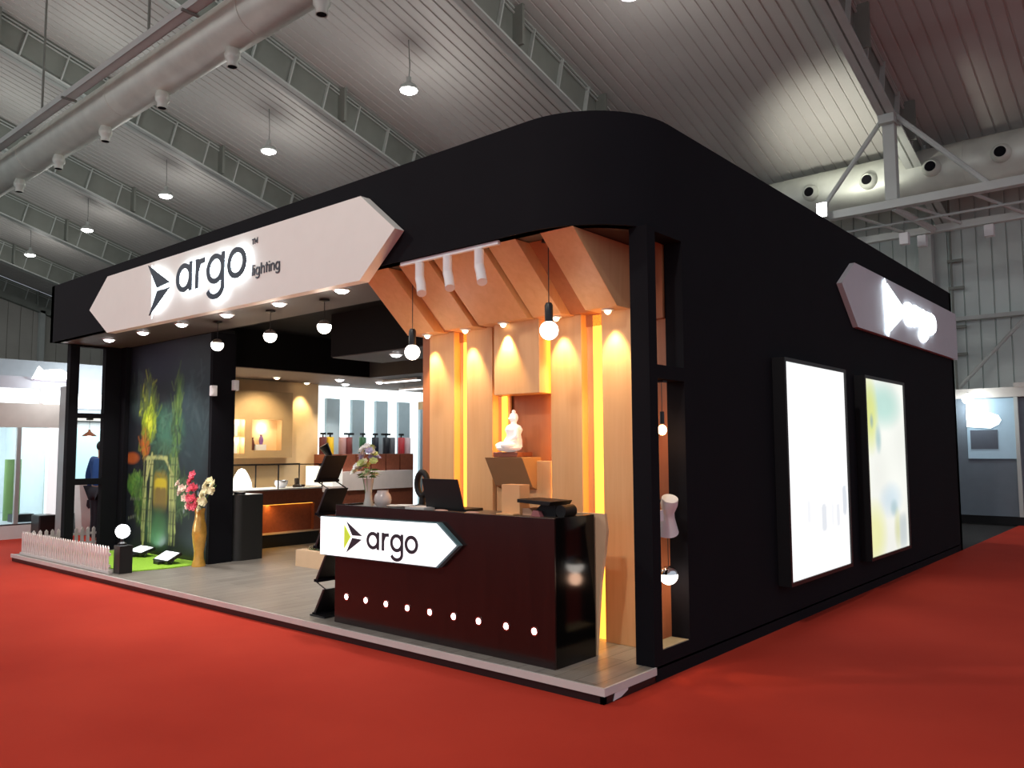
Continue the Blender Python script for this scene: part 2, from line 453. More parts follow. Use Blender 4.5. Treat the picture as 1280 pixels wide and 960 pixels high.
m = MB(); m.box(-3.27, -3.03, 13.3, 13.42, 6.64, 6.98); m.build('housing', GIRDL, tt, .01)
m = MB(); m.box(-3.25, -3.05, 13.28, 13.30, 6.66, 6.96); m.build('lens', LEDW, tt)

lamp('flood_light', 'SPOT', (0, .35, .55), 170, (1, .97, .85), tt, (.12, .5, 1), .15, 110)
for x in (-36, -30, -24, -18, -12, -6, 0):  # area lights without fixtures, added above the duct to brighten the roof
    lamp('added_roof_fill', 'AREA', (x, 3.3, 10.02), 22, (.97, 1, .95), None, (0, .25, 1), .7)
# ducts
def duct(name, label, x0, x1, yc, zc, r, seg, nozz, down):
    t = thing(name, label, 'duct', ((x0 + x1) / 2, yc, zc))
    m = MB(); m.tube([(x0, yc, zc), (x1, yc, zc)], r, 40); m.build('duct_pipe', STEEL, t, smooth=True)
    x = x0 + seg
    while x < x1:
        m = MB(); m.tube([(x - .025, yc, zc), (x + .025, yc, zc)], r + .012, 40); m.build('seam_band', STEEL, t, smooth=True); x += seg
    for nx in nozz:
        if down:
            m = MB(); m.lathe([(.10, -r + .06), (.12, -r - .02), (.145, -r - .10), (.14, -r - .18), (.10, -r - .23), (.10, -r - .34), (.085, -r - .34), (.085, -r - .25)], (nx, yc, zc), 20)
            no = m.build('nozzle', STEEL, t, smooth=True)
            m = MB(); m.lathe([(.084, 0), (.084, .01)], (nx, yc, zc - r - .335), 16); m.build('nozzle_mouth', BLACK, no)
        else:
            m = MB(); m.lathe([(.2, -r + .1), (.2, -r - .04), (.17, -r - .10), (.13, -r - .14), (.11, -r - .13)], (nx, yc, zc - .05), 24, 'Y')
            no = m.build('nozzle', STEEL, t, smooth=True)
            m = MB(); m.lathe([(.115, 0), (.115, .02)], (nx, yc - r - .142, zc - .05), 20, 'Y'); m.build('nozzle_mouth', BLACK, no)
    return t
duct('air_duct', 'long round metal air duct crossing the ceiling at upper left', -42, 6, 3.3, 9.5, .44, 5.4, [-21.4 + 2.75 * i for i in range(-3, 8)], True)
duct('air_duct', 'round metal air duct with black nozzles along the back wall at right', -20, 10, 16.0, 7.97, .57, 3.2, [-8.25 + 1.37 * i for i in range(0, 11)], False)
t = thing('cable_tray', 'narrow grey cable tray running beside the large duct at upper left', 'tray', (-18, 2.45, 9.45))
m = MB(); m.box(-42, 4, 2.36, 2.54, 9.42, 9.46); m.build('tray_floor', GIRDL, t)
for y in (2.35, 2.53):
    m = MB(); m.box(-42, 4, y, y + .02, 9.42, 9.56); m.build('tray_side', GIRDL, t)
for x in [-39 + 5.4 * i for i in range(8)]:
    m = MB(); m.box(x - .02, x + .02, 2.43, 2.47, 9.5, zb(2.45) + RH); m.build('hanger', GIRD, t)
    m = MB(); m.box(x + 1.6, x + 1.66, 2.28, 2.6, 9.38, 9.42); m.build('cross_bracket', GIRD, t)

# high-bay lamps
def highbay(x, y, z, label, power):
    t = thing('high_bay_lamp', label, 'lamp', (x, y, z), 'high bay lamps in a row under the hall roof')
    m = MB(); m.lathe([(.21, 0), (.22, .02), (.19, .10), (.10, .17), (.06, .20), (.06, .32), (.0, .33)], (x, y, z), 24); m.build('lamp_shade', GIRDL, t, smooth=True)
    m = MB(); m.lathe([(.195, 0), (.195, -.02), (.12, -.06), (0, -.07)], (x, y, z), 24); m.build('lens', BAY, t, smooth=True)
    zt = zb(y) + RH
    m = MB(); m.tube([(x, y, z + .32), (x + .03, y, z + .55), (x - .02, y, zt)], .012, 6); m.build('cord', GIRD, t)
    lamp('lamp_light', 'SPOT', (0, 0, -.1), power, (1, .97, .93), t, size=.2, spot=150, blend=.5)
    lamp('lamp_spill', 'POINT', (0, 0, -.35), SPILL, (1, .97, .93), t, size=.3)
    return t
hl = ['high bay lamp hanging at the top edge, above the booth corner', 'largest high bay lamp hanging left of the booth corner, right of the duct', 'high bay lamp hanging second nearest above the lit booth sign',
      'high bay lamp third nearest, above the left half of the booth sign', 'high bay lamp fourth nearest, above the left tip of the booth sign', 'smallest high bay lamp, at the far left edge under the roof']
for i, x in enumerate((-4.68, -10.75, -16.6, -22.65, -28.9, -34.8)):
    highbay(x, 8.0, 10.0, hl[i], HALL_LAMP)
# the same rows go on over and behind the camera
for x in (-22.65, -10.75, 1.4):
    for y in (-8.0,):
        lamp('high_bay_light', 'SPOT', (x, y, 10.0), HALL_LAMP * 2.3, (1, .96, .9), size=.25, spot=160, blend=.5)
        lamp('high_bay_spill', 'POINT', (x, y, 9.7), 300, (1, .97, .92), size=.3)

# ================================================================== BOOTH SHELL
ZT, ZS, FZ = 4.04, 3.2, .10     # top, soffit height, floor level
# platform
m = MB(); m.box(-10.42, -.0, 0.0, 9.7, .085, FZ); structure(m.build('floor', PLANK))
m = MB()
m.box(-10.45, .015, -.015, 0, .055, .105); m.box(0, .015, 0, .62, .055, .105)
structure(m.build('trim_4', mat('pale edge strip', (.62, .58, .55), .5)))
m = MB(); m.box(-10.43, .0, .0, .03, 0, .085); m.box(-.03, .0, 0, .63, 0, .085); m.box(-10.43, -10.40, 0, 9.7, 0, .085)
structure(m.build('baseboard_front', BLACK2))
m = MB(); m.prism([(.10, .003), (.19, .01), (.27, .035), (.28, .085), (.13, .075)], (.0, 0, 0), (0, 1, 0), (0, 0, 1), (.004, 0, 0))
tag(m.build('paper_tag', WPLAST), 'torn white paper tag stuck on the platform edge near its corner', 'tag')

# right wall: posts, rails, panel  (built as one wall with two openings)
def wall_openings(name, x0, x1, y0, y1, yo0, yo1, yend, holes):
    m = MB(); m.box(x0, x1, y0, yo0, 0, ZS); m.box(x0, x1, yo1, yend, 0, ZS)
    z = 0
    for (a, b) in holes:
        m.box(x0, x1, yo0, yo1, z, a); z = b
    if z < ZS: m.box(x0, x1, yo0, yo1, z, ZS)
    return structure(m.build(name, BLACK))
wall_openings('wall_right', -.15, 0, .62, 0, .73, 1.12, 9.9, [(.2, 2.10), (2.2, 3.17)])
m = MB(); m.box(-.148, -.004, .74, 1.11, .2, .206); tag(m.build('shelf_board', mat('olive beige shelf board', (.30, .27, .18), .6)), 'olive beige board on the sill of the tall lower wall opening', 'shelf')
m = MB(); m.box(-.148, -.10, .74, 1.11, 1.205, 1.225); tag(m.build('shelf_board', BLACK2), 'thin dark shelf halfway up the lower opening of the side wall', 'shelf')
wall_openings('wall_left', -9.92, -9.80, .46, 0, .59, .97, 9.9, [(.2, 1.10), (1.19, 2.10), (2.17, 3.17)])
m = MB(); m.box(-9.92, -0, 9.78, 9.9, 0, ZT); structure(m.build('wall_back', BLACK))

# fascia band with a rounded near corner, the right wall's upper band in one piece
R = .75
path = [(-9.92, .26), (-R, .26)]
for i in range(1, 17):
    a = pi / 2 * i / 16
    path.append((-R + (R - .05) * sin(a), .21 + R - (R - .05) * cos(a)))
path += [(-.05, 9.9)]
m = MB(); m.stroke(path, .10, (0, 0, ZS), (1, 0, 0), (0, 1, 0), (0, 0, ZT - ZS))
o = m.build('wall_front', BLACK, None, 0, True); structure(o)
m = MB(); m.box(-9.92, -9.82, .21, 9.9, ZS, ZT); structure(m.build('wall_left', BLACK))
# soffit (front strip)
pp = [(-9.9, .22), (-R, .22)] + [(-R + (R - .02) * sin(pi / 2 * i / 10), .21 + R - (R - .02) * cos(pi / 2 * i / 10)) for i in range(1, 11)] + [(-.02, 1.25), (-9.9, 1.25)]
m = MB(); m.prism(pp, (0, 0, ZS), (1, 0, 0), (0, 1, 0), (0, 0, .03)); structure(m.build('ceiling', SOFFIT))
m = MB(); m.box(-9.9, -.1, 1.25, 9.8, 3.40, 3.44); m.box(-9.9, -.1, 1.25, 1.28, 3.2, 3.42); structure(m.build('ceiling', CEILB))
# dropped bulkheads inside
m = MB(); m.box(-9.78, -7.75, 1.62, 9.78, 2.83, 3.40); structure(m.build('trim_5', CEILB))
m = MB(); m.box(-9.78, -7.77, 1.62, 9.78, 2.82, 2.83); structure(m.build('ceiling', mat('brown grey bulkhead paint', (.17, .12, .09), .7)))
m = MB(); m.box(-5.8, -.16, 2.2, 3.1, 2.83, 3.40); structure(m.build('trim_6', CEILB))
m = MB(); m.box(-5.79, -.16, 2.22, 3.08, 2.82, 2.83); structure(m.build('ceiling', SOFFIT))
m = MB(); m.box(-7.75, -.16, 4.45, 9.78, 2.82, 3.40); structure(m.build('ceiling', SOFFIT))

# ------------------------------------------------------------------ downlights in the soffit
def downlight(x, y, z, label, group, power, lens, color, r=.055, spot=100, aim=(0, 0, -1), size=.04):
    t = thing('downlight', label, 'downlight', (x, y, z), group)
    m = MB(); m.lathe([(r + .02, 0), (r + .02, -.008), (r, -.012), (r, -.004)], (x, y, z), 20); m.build('trim_ring', WPLAST, t, smooth=True)
    m = MB(); m.lathe([(r - .004, -.004), (r * .86, -.022), (r * .5, -.036), (0, -.042)], (x, y, z), 20); m.build('lens', lens, t, smooth=True)
    lamp('lamp_light', 'SPOT', (0, 0, -.06), power, color, t, aim, size, spot, .7)
    return t
dn = ['leftmost round white downlight of the soffit, at the sign tip', 'second round white downlight of the soffit from the left', 'third round white downlight of the soffit from the left',
      'fourth soffit downlight from the left, below the end of the word on the sign', 'fifth soffit downlight from the left, between two globe pendants', 'rightmost soffit downlight, below the right end of the sign']
for i, x in enumerate((-8.91, -7.85, -6.79, -5.71, -4.63, -3.53)):
    downlight(x, .635, ZS, dn[i], 'soffit downlights', SPOT_W, LEDW, (1, .95, .90), r=.07)

# ------------------------------------------------------------------ main sign
def ring(cx, cy, rx, ry, n=28, a0=0, a1=2 * pi):
    full = abs(a1 - a0 - 2 * pi) < 1e-6
    k = n if full else n + 1
    return [(cx + rx * cos(a0 + (a1 - a0) * i / n), cy + ry * sin(a0 + (a1 - a0) * i / n)) for i in range(k)]
def argo_letters(x, base, h, w, gaps, sw):
    """each letter as (list of (path, closed)) in sign coordinates; x: left edges, w: widths"""
    L = []
    c = base + h / 2
    hs = sw / 2
    # a
    x0, x1 = gaps[0]; L.append([(ring((x0 + x1) / 2, c, (x1 - x0) / 2 - hs, h / 2 - hs), True), ([(x1 - hs, base + h), (x1 - hs, base)], False)])
    x0, x1 = gaps[1]; L.append([([(x0 + hs, base), (x0 + hs, base + h)], False), ([(x0 + hs, base + h * .55), (x0 + (x1 - x0) * .45, base + h * .88), (x1, base + h - hs)], False)])
    x0, x1 = gaps[2]; L.append([(ring((x0 + x1) / 2, c, (x1 - x0) / 2 - hs, h / 2 - hs), True),
                                ([(x1 - hs, base + h), (x1 - hs, base - h * .12)] + [((x0 + x1) / 2 + ((x1 - x0) / 2 - hs) * cos(a), base - h * .12 + h * .30 * sin(a)) for a in [-pi * i / 12 for i in range(1, 12)]], False)])
    x0, x1 = gaps[3]; L.append([(ring((x0 + x1) / 2, c, (x1 - x0) / 2 - hs, h / 2 - hs), True)])
    return L
def put_letters(parent, L, sw, o, u, v, n, face_mat, d0, d1, halo=None, grow=0):
    for strokes in L:
        m = MB()
        for j, (p, cl) in enumerate(strokes):
            e = .0006 * j     # keeps overlapping limbs from sharing a plane
            m.stroke(p, sw, Vector(o) + Vector(n) * (d0 + e), u, v, Vector(n) * (d1 - d0 - 2 * e), cl)
        lt = m.build('letter', face_mat, parent)
        if halo:
            m = MB()
            for j, (p, cl) in enumerate(strokes):
                m.stroke(p, sw + grow, Vector(o) + Vector(n) * (d0 - .010 - .0005 * j), u, v, Vector(n) * .006, cl)
            h_ = m.build('halo_light', halo, lt)
def tri_logo(parent, tris, o, u, v, n, mats, d0, d1, halo=None, hs=1.22):
    for pts, mm in zip(tris, mats):
        m = MB(); m.prism(pts, Vector(o) + Vector(n) * d0, u, v, Vector(n) * (d1 - d0)); lg = m.build('logo_blade', mm, parent)
        if halo:
            cx = sum(p[0] for p in pts) / 3; cy = sum(p[1] for p in pts) / 3
            q = [(cx + (p[0] - cx) * hs, cy + (p[1] - cy) * hs) for p in pts]
            m = MB(); m.prism(q, Vector(o) + Vector(n) * (d0 - .010), u, v, Vector(n) * .006); m.build('halo_light', halo, lg)

NF = (0, -1, 0); UF = (1, 0, 0); VZ = (0, 0, 1)
sg = thing('main_sign', 'long white hexagonal sign with dark argo lighting lettering on the front fascia', 'sign', (-5.2, .21, 3.1))
hexa = [(-8.27, 3.48), (-7.74, 3.86), (-2.58, 3.83), (-2.12, 3.455), (-2.58, 3.075), (-7.70, 3.12)]
m = MB(); m.prism(hexa, (0, .205, 0), UF, VZ, (0, -.105, 0)); m.build('board', WHITE, sg)
OF = (0, .10, 0)
LW = .058
LT = argo_letters(0, 3.365, .325, 0, [(-5.78, -5.43), (-5.35, -5.16), (-5.11, -4.75), (-4.69, -4.33)], LW)
put_letters(sg, LT, LW, OF, UF, VZ, NF, NAVY, .045, .06, HALO, -.012)
tri_logo(sg, [[(-6.48, 3.80), (-5.93, 3.525), (-6.24, 3.50)], [(-5.94, 3.465), (-6.42, 3.19), (-6.23, 3.46)]], OF, UF, VZ, NF, [NAVY, NAVY], .045, .06, HALO, .85)
m = MB(); m.prism([(-6.50, 3.82), (-6.28, 3.49), (-6.46, 3.16)], (0, .098, 0), UF, VZ, (0, -.006, 0)); m.build('logo_glow', HALOP, sg)
# small words
def small_word(word, x, base, s, sw, sv):
    L = []; adv = {'l': .22, 'i': .22, 'g': .62, 'h': .58, 't': .36, 'n': .58, 'T': .62, 'M': .85}
    for ch in word:
        st = []
        if ch == 'l': st = [([(.08, 0), (.08, 1.45)], False)]
        if ch == 'i': st = [([(.08, 0), (.08, .95)], False), ([(.08, 1.2), (.08, 1.36)], False)]
        if ch == 'g': st = [(ring(.25, .5, .21, .45, 14), True), ([(.46, .98), (.46, -.15), (.40, -.36), (.22, -.42), (.05, -.30)], False)]
        if ch == 'h': st = [([(.07, 0), (.07, 1.45)], False), ([(.07, .6), (.15, .88), (.28, .95), (.40, .86), (.44, .6), (.44, 0)], False)]
        if ch == 'n': st = [([(.07, 0), (.07, .97)], False), ([(.07, .6), (.15, .88), (.28, .95), (.40, .86), (.44, .6), (.44, 0)], False)]
        if ch == 't': st = [([(.14, 1.3), (.14, 0)], False), ([(0, .93), (.29, .93)], False)]
        if ch == 'T': st = [([(.25, 0), (.25, 1)], False), ([(0, .97), (.5, .97)], False)]
        if ch == 'M': st = [([(.05, 0), (.05, 1), (.35, .35), (.65, 1), (.65, 0)], False)]
        L.append([([(x + p[0] * s, base + p[1] * sv) for p in path], cl) for path, cl in st]); x += adv[ch] * s
    return L
put_letters(sg, small_word('lighting', -4.30, 3.365, .150, .016, .078), .016, OF, UF, VZ, NF, DGREY, .0, .008)
put_letters(sg, small_word('TM', -4.31, 3.69, .078, .012, .052), .012, OF, UF, VZ, NF, DGREY, .0, .006)

# ------------------------------------------------------------------ side sign
ss = thing('side_sign', 'grey white arrow ended sign with glowing argo logo high on the side wall', 'sign', (.03, 7.3, 2.96))
hexb = [(4.56, 3.38), (5.02, 3.68), (9.9, 3.70), (9.9, 2.97), (5.05, 2.95)]
m = MB(); m.prism(hexb, (.002, 0, 0), (0, 1, 0), VZ, (.058, 0, 0)); m.build('board', SIGNG, ss)
OS = (.06, 0, 0); US = (0, 1, 0); NS = (1, 0, 0)
LS = argo_letters(0, 3.22, .26, 0, [(6.93, 7.28), (7.36, 7.56), (7.62, 7.98), (8.06, 8.42)], .075)
WLIT = emi('lit white letter', (.88, .96, 1), 3.5)
put_letters(ss, LS, .075, OS, US, VZ, NS, WLIT, .03, .05, HALOS, .05)
tri_logo(ss, [[(6.12, 3.58), (6.80, 3.37), (6.40, 3.35)], [(6.80, 3.30), (6.16, 3.03), (6.40, 3.31)], [(6.08, 3.60), (6.36, 3.33), (6.14, 3.02)]], OS, US, VZ, NS, [WLIT] * 3, .03, .05, HALOS)

# ------------------------------------------------------------------ light boxes on the side wall
def lightbox(y0, y1, z0, z1, label, fn):
    t = thing('light_box', label, 'light box', (.05, (y0 + y1) / 2, z0))
    m = MB()
    w = .035
    m.box(.002, .12, y0 - w, y0, z0 - w, z1 + w); m.box(.002, .12, y1, y1 + w, z0 - w, z1 + w)
    m.box(.002, .12, y0, y1, z0 - w, z0); m.box(.002, .12, y0, y1, z1, z1 + w); m.box(.002, .08, y0, y1, z0, z1)
    m.build('frame', BLACK2, t)
    picture('lit_poster', (.105, y0, z0), (0, y1 - y0, 0), (0, 0, z1 - z0), 60, 90, fn, LBM, t)
LBM = print_mat('backlit poster', 1.0, .3)
def blob(s, t, cx, cy, rx, ry, p=2): return max(0, 1 - (abs((s - cx) / rx) ** p + abs((t - cy) / ry) ** p))
def mixc(a, b, f): f = max(0, min(1, f)); return tuple(a[i] * (1 - f) + b[i] * f for i in range(3))
def poster1(s, t):
    c = (1.0, 1.0, 1.0)
    c = mixc(c, (.86, .92, .90), max(0, (t - .93) / .07) * (1 - s))
    for cx, cy, rx, ry, k in ((.30, .30, .025, .06, .22), (.42, .29, .02, .05, .16), (.55, .26, .045, .07, .35), (.70, .27, .02, .07, .2), (.80, .26, .035, .06, .30), (.93, .33, .04, .08, .42), (.22, .33, .015, .04, .15)):
        b = blob(s, t, cx, cy, rx, ry, 4); c = mixc(c, (.55, .60, .66), min(1, b * 3) * min(1, k * 1.9))
    return tuple(v * 1.12 for v in c)
def poster2(s, t):
    c = (.98, 1.0, .93)
    n = sin(s * 9 + t * 5) * .5 + sin(t * 13 - s * 4) * .5
    c = mixc(c, (.55, .80, .72), blob(s, t, .45, .86, .55, .16) * 1.1)
    c = mixc(c, (.80, .86, .30), blob(s, t, .10, .80, .22, .25) * 1.1)
    c = mixc(c, (.42, .62, .62), blob(s, t, .28, .66, .09, .10) * .9)
    c = mixc(c, (.30, .45, .45), blob(s, t, .13, .76, .05, .05) * .8)
    c = mixc(c, (.66, .80, .88), blob(s, t, .55, .30, .35, .12) * .9)
    c = mixc(c, (.45, .62, .66), blob(s, t, .62, .25, .12, .06) * .9)
    c = mixc(c, (.86, .88, .45), blob(s, t, .10, .12, .35, .22) * 1.1)
    c = mixc(c, (.70, .74, .40), blob(s, t, .70, .12, .12, .14) * .8)
    c = mixc(c, (.62, .70, .70), blob(s, t, .85, .10, .12, .12, 4) * 1.0)
    c = mixc(c, (.92, .84, .30), max(0, 1 - s / .05) * .8)
    return tuple(v * (.93 + .05 * n) for v in c)
lightbox(2.79, 4.36, .41, 2.38, 'taller looking nearer lit white poster light box on the black side wall', poster1)
lightbox(5.05, 6.54, .39, 2.37, 'farther light box with pale green and yellow picture on the side wall', poster2)

# ================================================================== TIMBER FEATURE WALL
m = MB(); m.box(-2.84, -.16, 1.16, 1.22, FZ, 2.9); m.box(-2.84, -.16, 1.10, 1.16, 2.6, ZS); structure(m.build('wall_back', WOODB))
fw = thing('timber_feature_wall', 'light timber slat wall with lit channels, niche and sloping blocks behind the counter', 'wall panelling', (-1.5, 1.16, FZ))
SY = 1.03
for i, (a, b, y) in enumerate(((-2.82, -2.69, 1.08), (-2.67, -2.34, SY), (-2.18, -1.86, SY), (-1.20, -.88, SY), (-.68, -.365, SY))):
    z0 = FZ
    m = MB(); m.box(a, b, y, 1.16, z0, 2.70); m.build('slat', WOODB if i == 0 else WOOD, fw, .004)
# niche column
m = MB(); m.box(-1.76, -1.25, .94, 1.14, 2.07, 2.70); m.build('niche_head', WOOD, fw, .004)
m = MB(); m.box(-1.70, -1.20, 1.14, 1.16, 1.45, 2.07); m.build('niche_back', WOODB, fw)
m = MB(); m.box(-1.84, -1.22, 1.06, 1.16, FZ, 1.50); m.build('niche_base', WOOD, fw, .004)
m = MB()   # corbel under the figure: sloping front
cz0, cz1 = 1.28, 1.53
m.prism([(1.12, cz1), (.86, cz1), (1.00, cz0), (1.12, cz0 - .05)], (-1.80, 0, 0), (0, 1, 0), (0, 0, 1), (.42, 0, 0)); m.build('corbel', mat('brown veneer corbel', (.36, .20, .09), .6), fw, .003)
# led channels
def channel(x0, x1, z0, z1, y=1.10):
    w_ = (x1 - x0) * .42; xm = x0 + (x1 - x0) * .55
    m = MB(); m.box(x0, x1, y + .012, y + .03, z0, z1); m.build('channel_back', WOOD, fw)
    m = MB(); m.box(xm - w_ / 2, xm + w_ / 2, y, y + .012, z0, z1); m.build('led_channel', AMBER, fw)
    ll = lamp('led_light', 'AREA', (x1 - .012 - fw.location.x, 1.07 - fw.location.y, (z0 + z1) / 2 - fw.location.z), CHAN_W * (z1 - z0), (1, .42, .05), fw, (-1, 0, 0), .1)
    ll.data.shape = 'RECTANGLE'; ll.data.size = z1 - z0; ll.data.size_y = .04
    ll.rotation_euler = Matrix(((0, 0, 1), (0, 1, 0), (-1, 0, 0))).to_euler()
channel(-2.34, -2.18, FZ, 2.69)
channel(-.88, -.68, FZ, 2.69)
channel(-1.86, -1.72, 1.50, 2.07)
channel(-1.24, -1.20, 1.0, 2.69, 1.10)
# sloping canopy blocks: front foot y .85 z 2.69, head y .285 z 3.2
blocks = [(-2.79, -2.42), (-2.28, -1.93), (-1.86, -1.30), (-1.24, -.95), (-.71, -.41)]
for a, b in blocks:
    m = MB(); m.prism([(1.10, 2.69), (.85, 2.69), (.285, 3.195), (1.10, 3.195)], (a, 0, 0), (0, 1, 0), (0, 0, 1), (b - a, 0, 0)); m.build('canopy_block', WOOD, fw, .003)
m = MB(); m.prism([(1.12, 2.70), (.98, 2.70), (.45, 3.195), (1.12, 3.195)], (-2.79, 0, 0), (0, 1, 0), (0, 0, 1), (2.22, 0, 0)); m.build('canopy_back', WOODB, fw)
wl = ['warm downlight under the leftmost sloping timber block', 'warm downlight under the second sloping timber block', 'warm downlight above the lit niche of the timber wall',
      'warm downlight right of the niche, beside the larger hanging bulb', 'warm downlight under the rightmost sloping timber block']
for i, x in enumerate((-2.60, -2.10, -1.60, -1.06, -.55)):
    yy = .885 if i == 2 else .93
    downlight(x, yy, 2.688, wl[i], 'downlights in the timber canopy', WARM_W * (1.3 if i == 2 else 1), LEDWARM, (1, .72, .32), r=.03, spot=66, aim=(0, .18, -1), size=.02)

# Buddha figure on a dark slab
t = thing('figurine_base', 'dark brown slab under the white seated figurine in the niche', 'base', (-1.62, 1.0, 1.53))
m = MB(); m.box(-1.74, -1.46, .90, 1.10, 1.531, 1.575); m.build('slab', REDWOOD, t, .006)
bud = thing('seated_figurine', 'white seated meditating figurine in the lit niche', 'figurine', (-1.62, .98, 1.575))
m = MB()
bx, by, bz = -1.585, 1.0, 1.576
BR_ = Matrix.Translation((bx, by, bz)) @ Matrix.Rotation(rad(-30), 4, 'Z') @ Matrix.Scale(1.0, 4) @ Matrix.Translation((-bx, -by, -bz))
m.ball((bx, by - .045, bz + .035), .12, (.95, .92, .30), 20)
m.ball((bx - .07, by - .075, bz + .055), .055, (.9, 1.3, .62)); m.ball((bx + .07, by - .075, bz + .055), .055, (.9, 1.3, .62))
m.lathe([(.075, .04), (.072, .10), (.062, .15), (.078, .19), (.060, .225), (.028, .24), (.024, .26)], (bx, by, bz), 20)
m.tube([(bx - .075, by, bz + .20), (bx - .10, by - .01, bz + .13), (bx - .03, by - .07, bz + .085)], [.026, .023, .017], 10)
m.tube([(bx + .075, by, bz + .20), (bx + .10, by - .01, bz + .13), (bx + .03, by - .07, bz + .085)], [.026, .023, .017], 10)
m.xf(BR_); m.build('body', mat('self lit white ceramic', (.9, .88, .86), .25, emit=(1, .95, .9), es=.25, noise=.02), bud, smooth=True)  # body and head get a faint glow of their own in the ceramic
m = MB(); m.ball((bx, by, bz + .295), .042, (.92, .95, 1.15)); m.ball((bx, by, bz + .345), .018); m.ball((bx - .04, by, bz + .285), .012, (.6, 1, 1.8)); m.ball((bx + .04, by, bz + .285), .012, (.6, 1, 1.8)); m.ball((bx, by - .042, bz + .288), .008)
m.xf(BR_); m.build('head', mat('self lit white ceramic head', (.9, .88, .86), .25, emit=(1, .95, .9), es=.25, noise=.02), bud, smooth=True)
lamp('niche_light', 'SPOT', (-1.60 - fw.location.x, .90 - fw.location.y, 2.05 - fw.location.z), 4.0, (1, .86, .7), fw, (0, .1, -1), .02, 60)

# ------------------------------------------------------------------ track with three tube spots
t = thing('ceiling_track', 'white ceiling track above the sloping timber blocks', 'track', (-1.6, .25, 3.17))
m = MB(); m.box(-2.20, -1.08, .232, .262, 3.165, 3.198); m.build('rail', WPLAST, t, .003)
for i, (x, lab) in enumerate(((-1.97, 'left white bent tube spotlight on the ceiling track'), (-1.64, 'middle white bent tube spotlight on the ceiling track'), (-1.29, 'right white bent tube spotlight on the ceiling track'))):
    tt = thing('track_spotlight', lab, 'spotlight', (x, .247, 3.16), 'white tube spotlights on the track')
    m = MB(); m.tube([(x, .247, 3.165), (x, .247, 3.02)], .038, 20); m.build('upper_tube', WPLAST, tt, smooth=True)
    m = MB(); m.tube([(x, .247, 3.03), (x + .025, .24, 2.97), (x + .075, .20, 2.885)], .040, 20); m.build('lower_tube', WPLAST, tt, smooth=True)

# ------------------------------------------------------------------ pendants
def globe_pendant(x, y, z, r, ztop, label, group, half=True, power=8):
    t = thing('globe_pendant', label, 'pendant lamp', (x, y, z), group)
    m = MB(); m.lathe([(.0, 0), (.055, 0), (.055, -.02), (.02, -.03), (.0, -.03)], (x, y, ztop), 20); m.build('canopy', BLACK2, t, smooth=True)
    if half:
        m = MB(); m.tube([(x, y, z + r), (x, y, ztop - .02)], .004, 6); m.build('cord', BLACK2, t)
        m = MB(); m.lathe([(r * sin(pi * (i / 24)), -r * cos(pi * i / 24)) for i in range(1, 15)], (x, y, z), 24); m.build('glowing_globe', BULB, t, smooth=True)
        m = MB(); m.lathe([(r * 1.01 * sin(pi * (i / 24)), -r * 1.01 * cos(pi * i / 24)) for i in range(14, 25)], (x, y, z), 24); m.build('chrome_cap', CHROME, t, smooth=True)
    else:
        m = MB(); m.tube([(x, y, z + r + .13), (x, y, ztop - .02)], .004, 6); m.build('cord', BLACK2, t)
        m = MB(); m.lathe([(.0, r + .14), (.022, r + .14), (.032, r + .12), (.032, r - .02), (.028, r - .03), (0, r - .03)], (x, y, z), 20); m.build('socket', BLACK2, t, smooth=True)
        m = MB(); m.ball((x, y, z), r, n=24); m.build('globe', BULB, t, smooth=True)
    lamp('bulb_light', 'POINT', (0, 0, -r - .03), power, (1, .86, .72), t, size=r)
globe_pendant(-6.26, .83, 2.905, .075, ZS, 'leftmost half chrome globe pendant, at the edge of the mural wall', 'half chrome globe pendants')
globe_pendant(-5.10, .83, 2.905, .075, ZS, 'middle of the three half chrome globe pendants under the soffit', 'half chrome globe pendants')
globe_pendant(-4.08, .83, 2.905, .075, ZS, 'right of the three half chrome globe pendants, nearest the timber blocks', 'half chrome globe pendants')
globe_pendant(-2.335, .50, 2.46, .068, ZS, 'smaller glowing bulb pendant with black socket at left of the timber wall', 'bulb pendants before the timber wall', False, 5)
globe_pendant(-.80, .50, 2.50, .072, ZS, 'larger glowing bulb pendant with black socket at right of the timber wall', 'bulb pendants before the timber wall', False, 5)

# lamps in the openings of the right wall
t = thing('socket_pendant', 'small warm bulb hanging in the side wall opening, upper one', 'pendant lamp', (-.08, .92, 1.72))
m = MB(); m.box(-.11, -.05, .89, .95, 2.085, 2.099); m.build('canopy', BLACK2, t)
m = MB(); m.tube([(-.08, .92, 2.09), (-.08, .92, 1.86)], .003, 6); m.build('cord', BLACK2, t)
m = MB(); m.lathe([(0, .15), (.016, .15), (.018, .06), (0, .06)], (-.08, .92, 1.72), 14); m.build('socket', BLACK2, t, smooth=True)
m = MB(); m.ball((-.08, .92, 1.735), .034, (1, 1, 1.15)); m.build('bulb', emi('orange bulb', (1, .55, .25), 9), t, smooth=True)
lamp('bulb_light', 'POINT', (0, 0, -.06), 1.6, (1, .5, .25), t, size=.03)
t = thing('globe_lamp', 'glowing half chrome globe lamp low in the side wall opening', 'lamp', (-.07, .95, .62))
m = MB(); m.lathe([(.068 * sin(pi * i / 24), -.068 * cos(pi * i / 24)) for i in range(1, 14)], (-.07, .95, .68), 24); m.build('glowing_globe', BULB, t, smooth=True)
m = MB(); m.lathe([(.069 * sin(pi * i / 24), -.069 * cos(pi * i / 24)) for i in range(13, 25)], (-.07, .95, .68), 24); m.build('chrome_cap', CHROME, t, smooth=True)
m = MB(); m.tube([(-.07, .95, .745), (-.07, .95, 1.145)], .003, 6); m.build('cord', BLACK2, t)
lamp('bulb_light', 'POINT', (0, 0, -.05), 1.6, (1, .6, .4), t, size=.05)
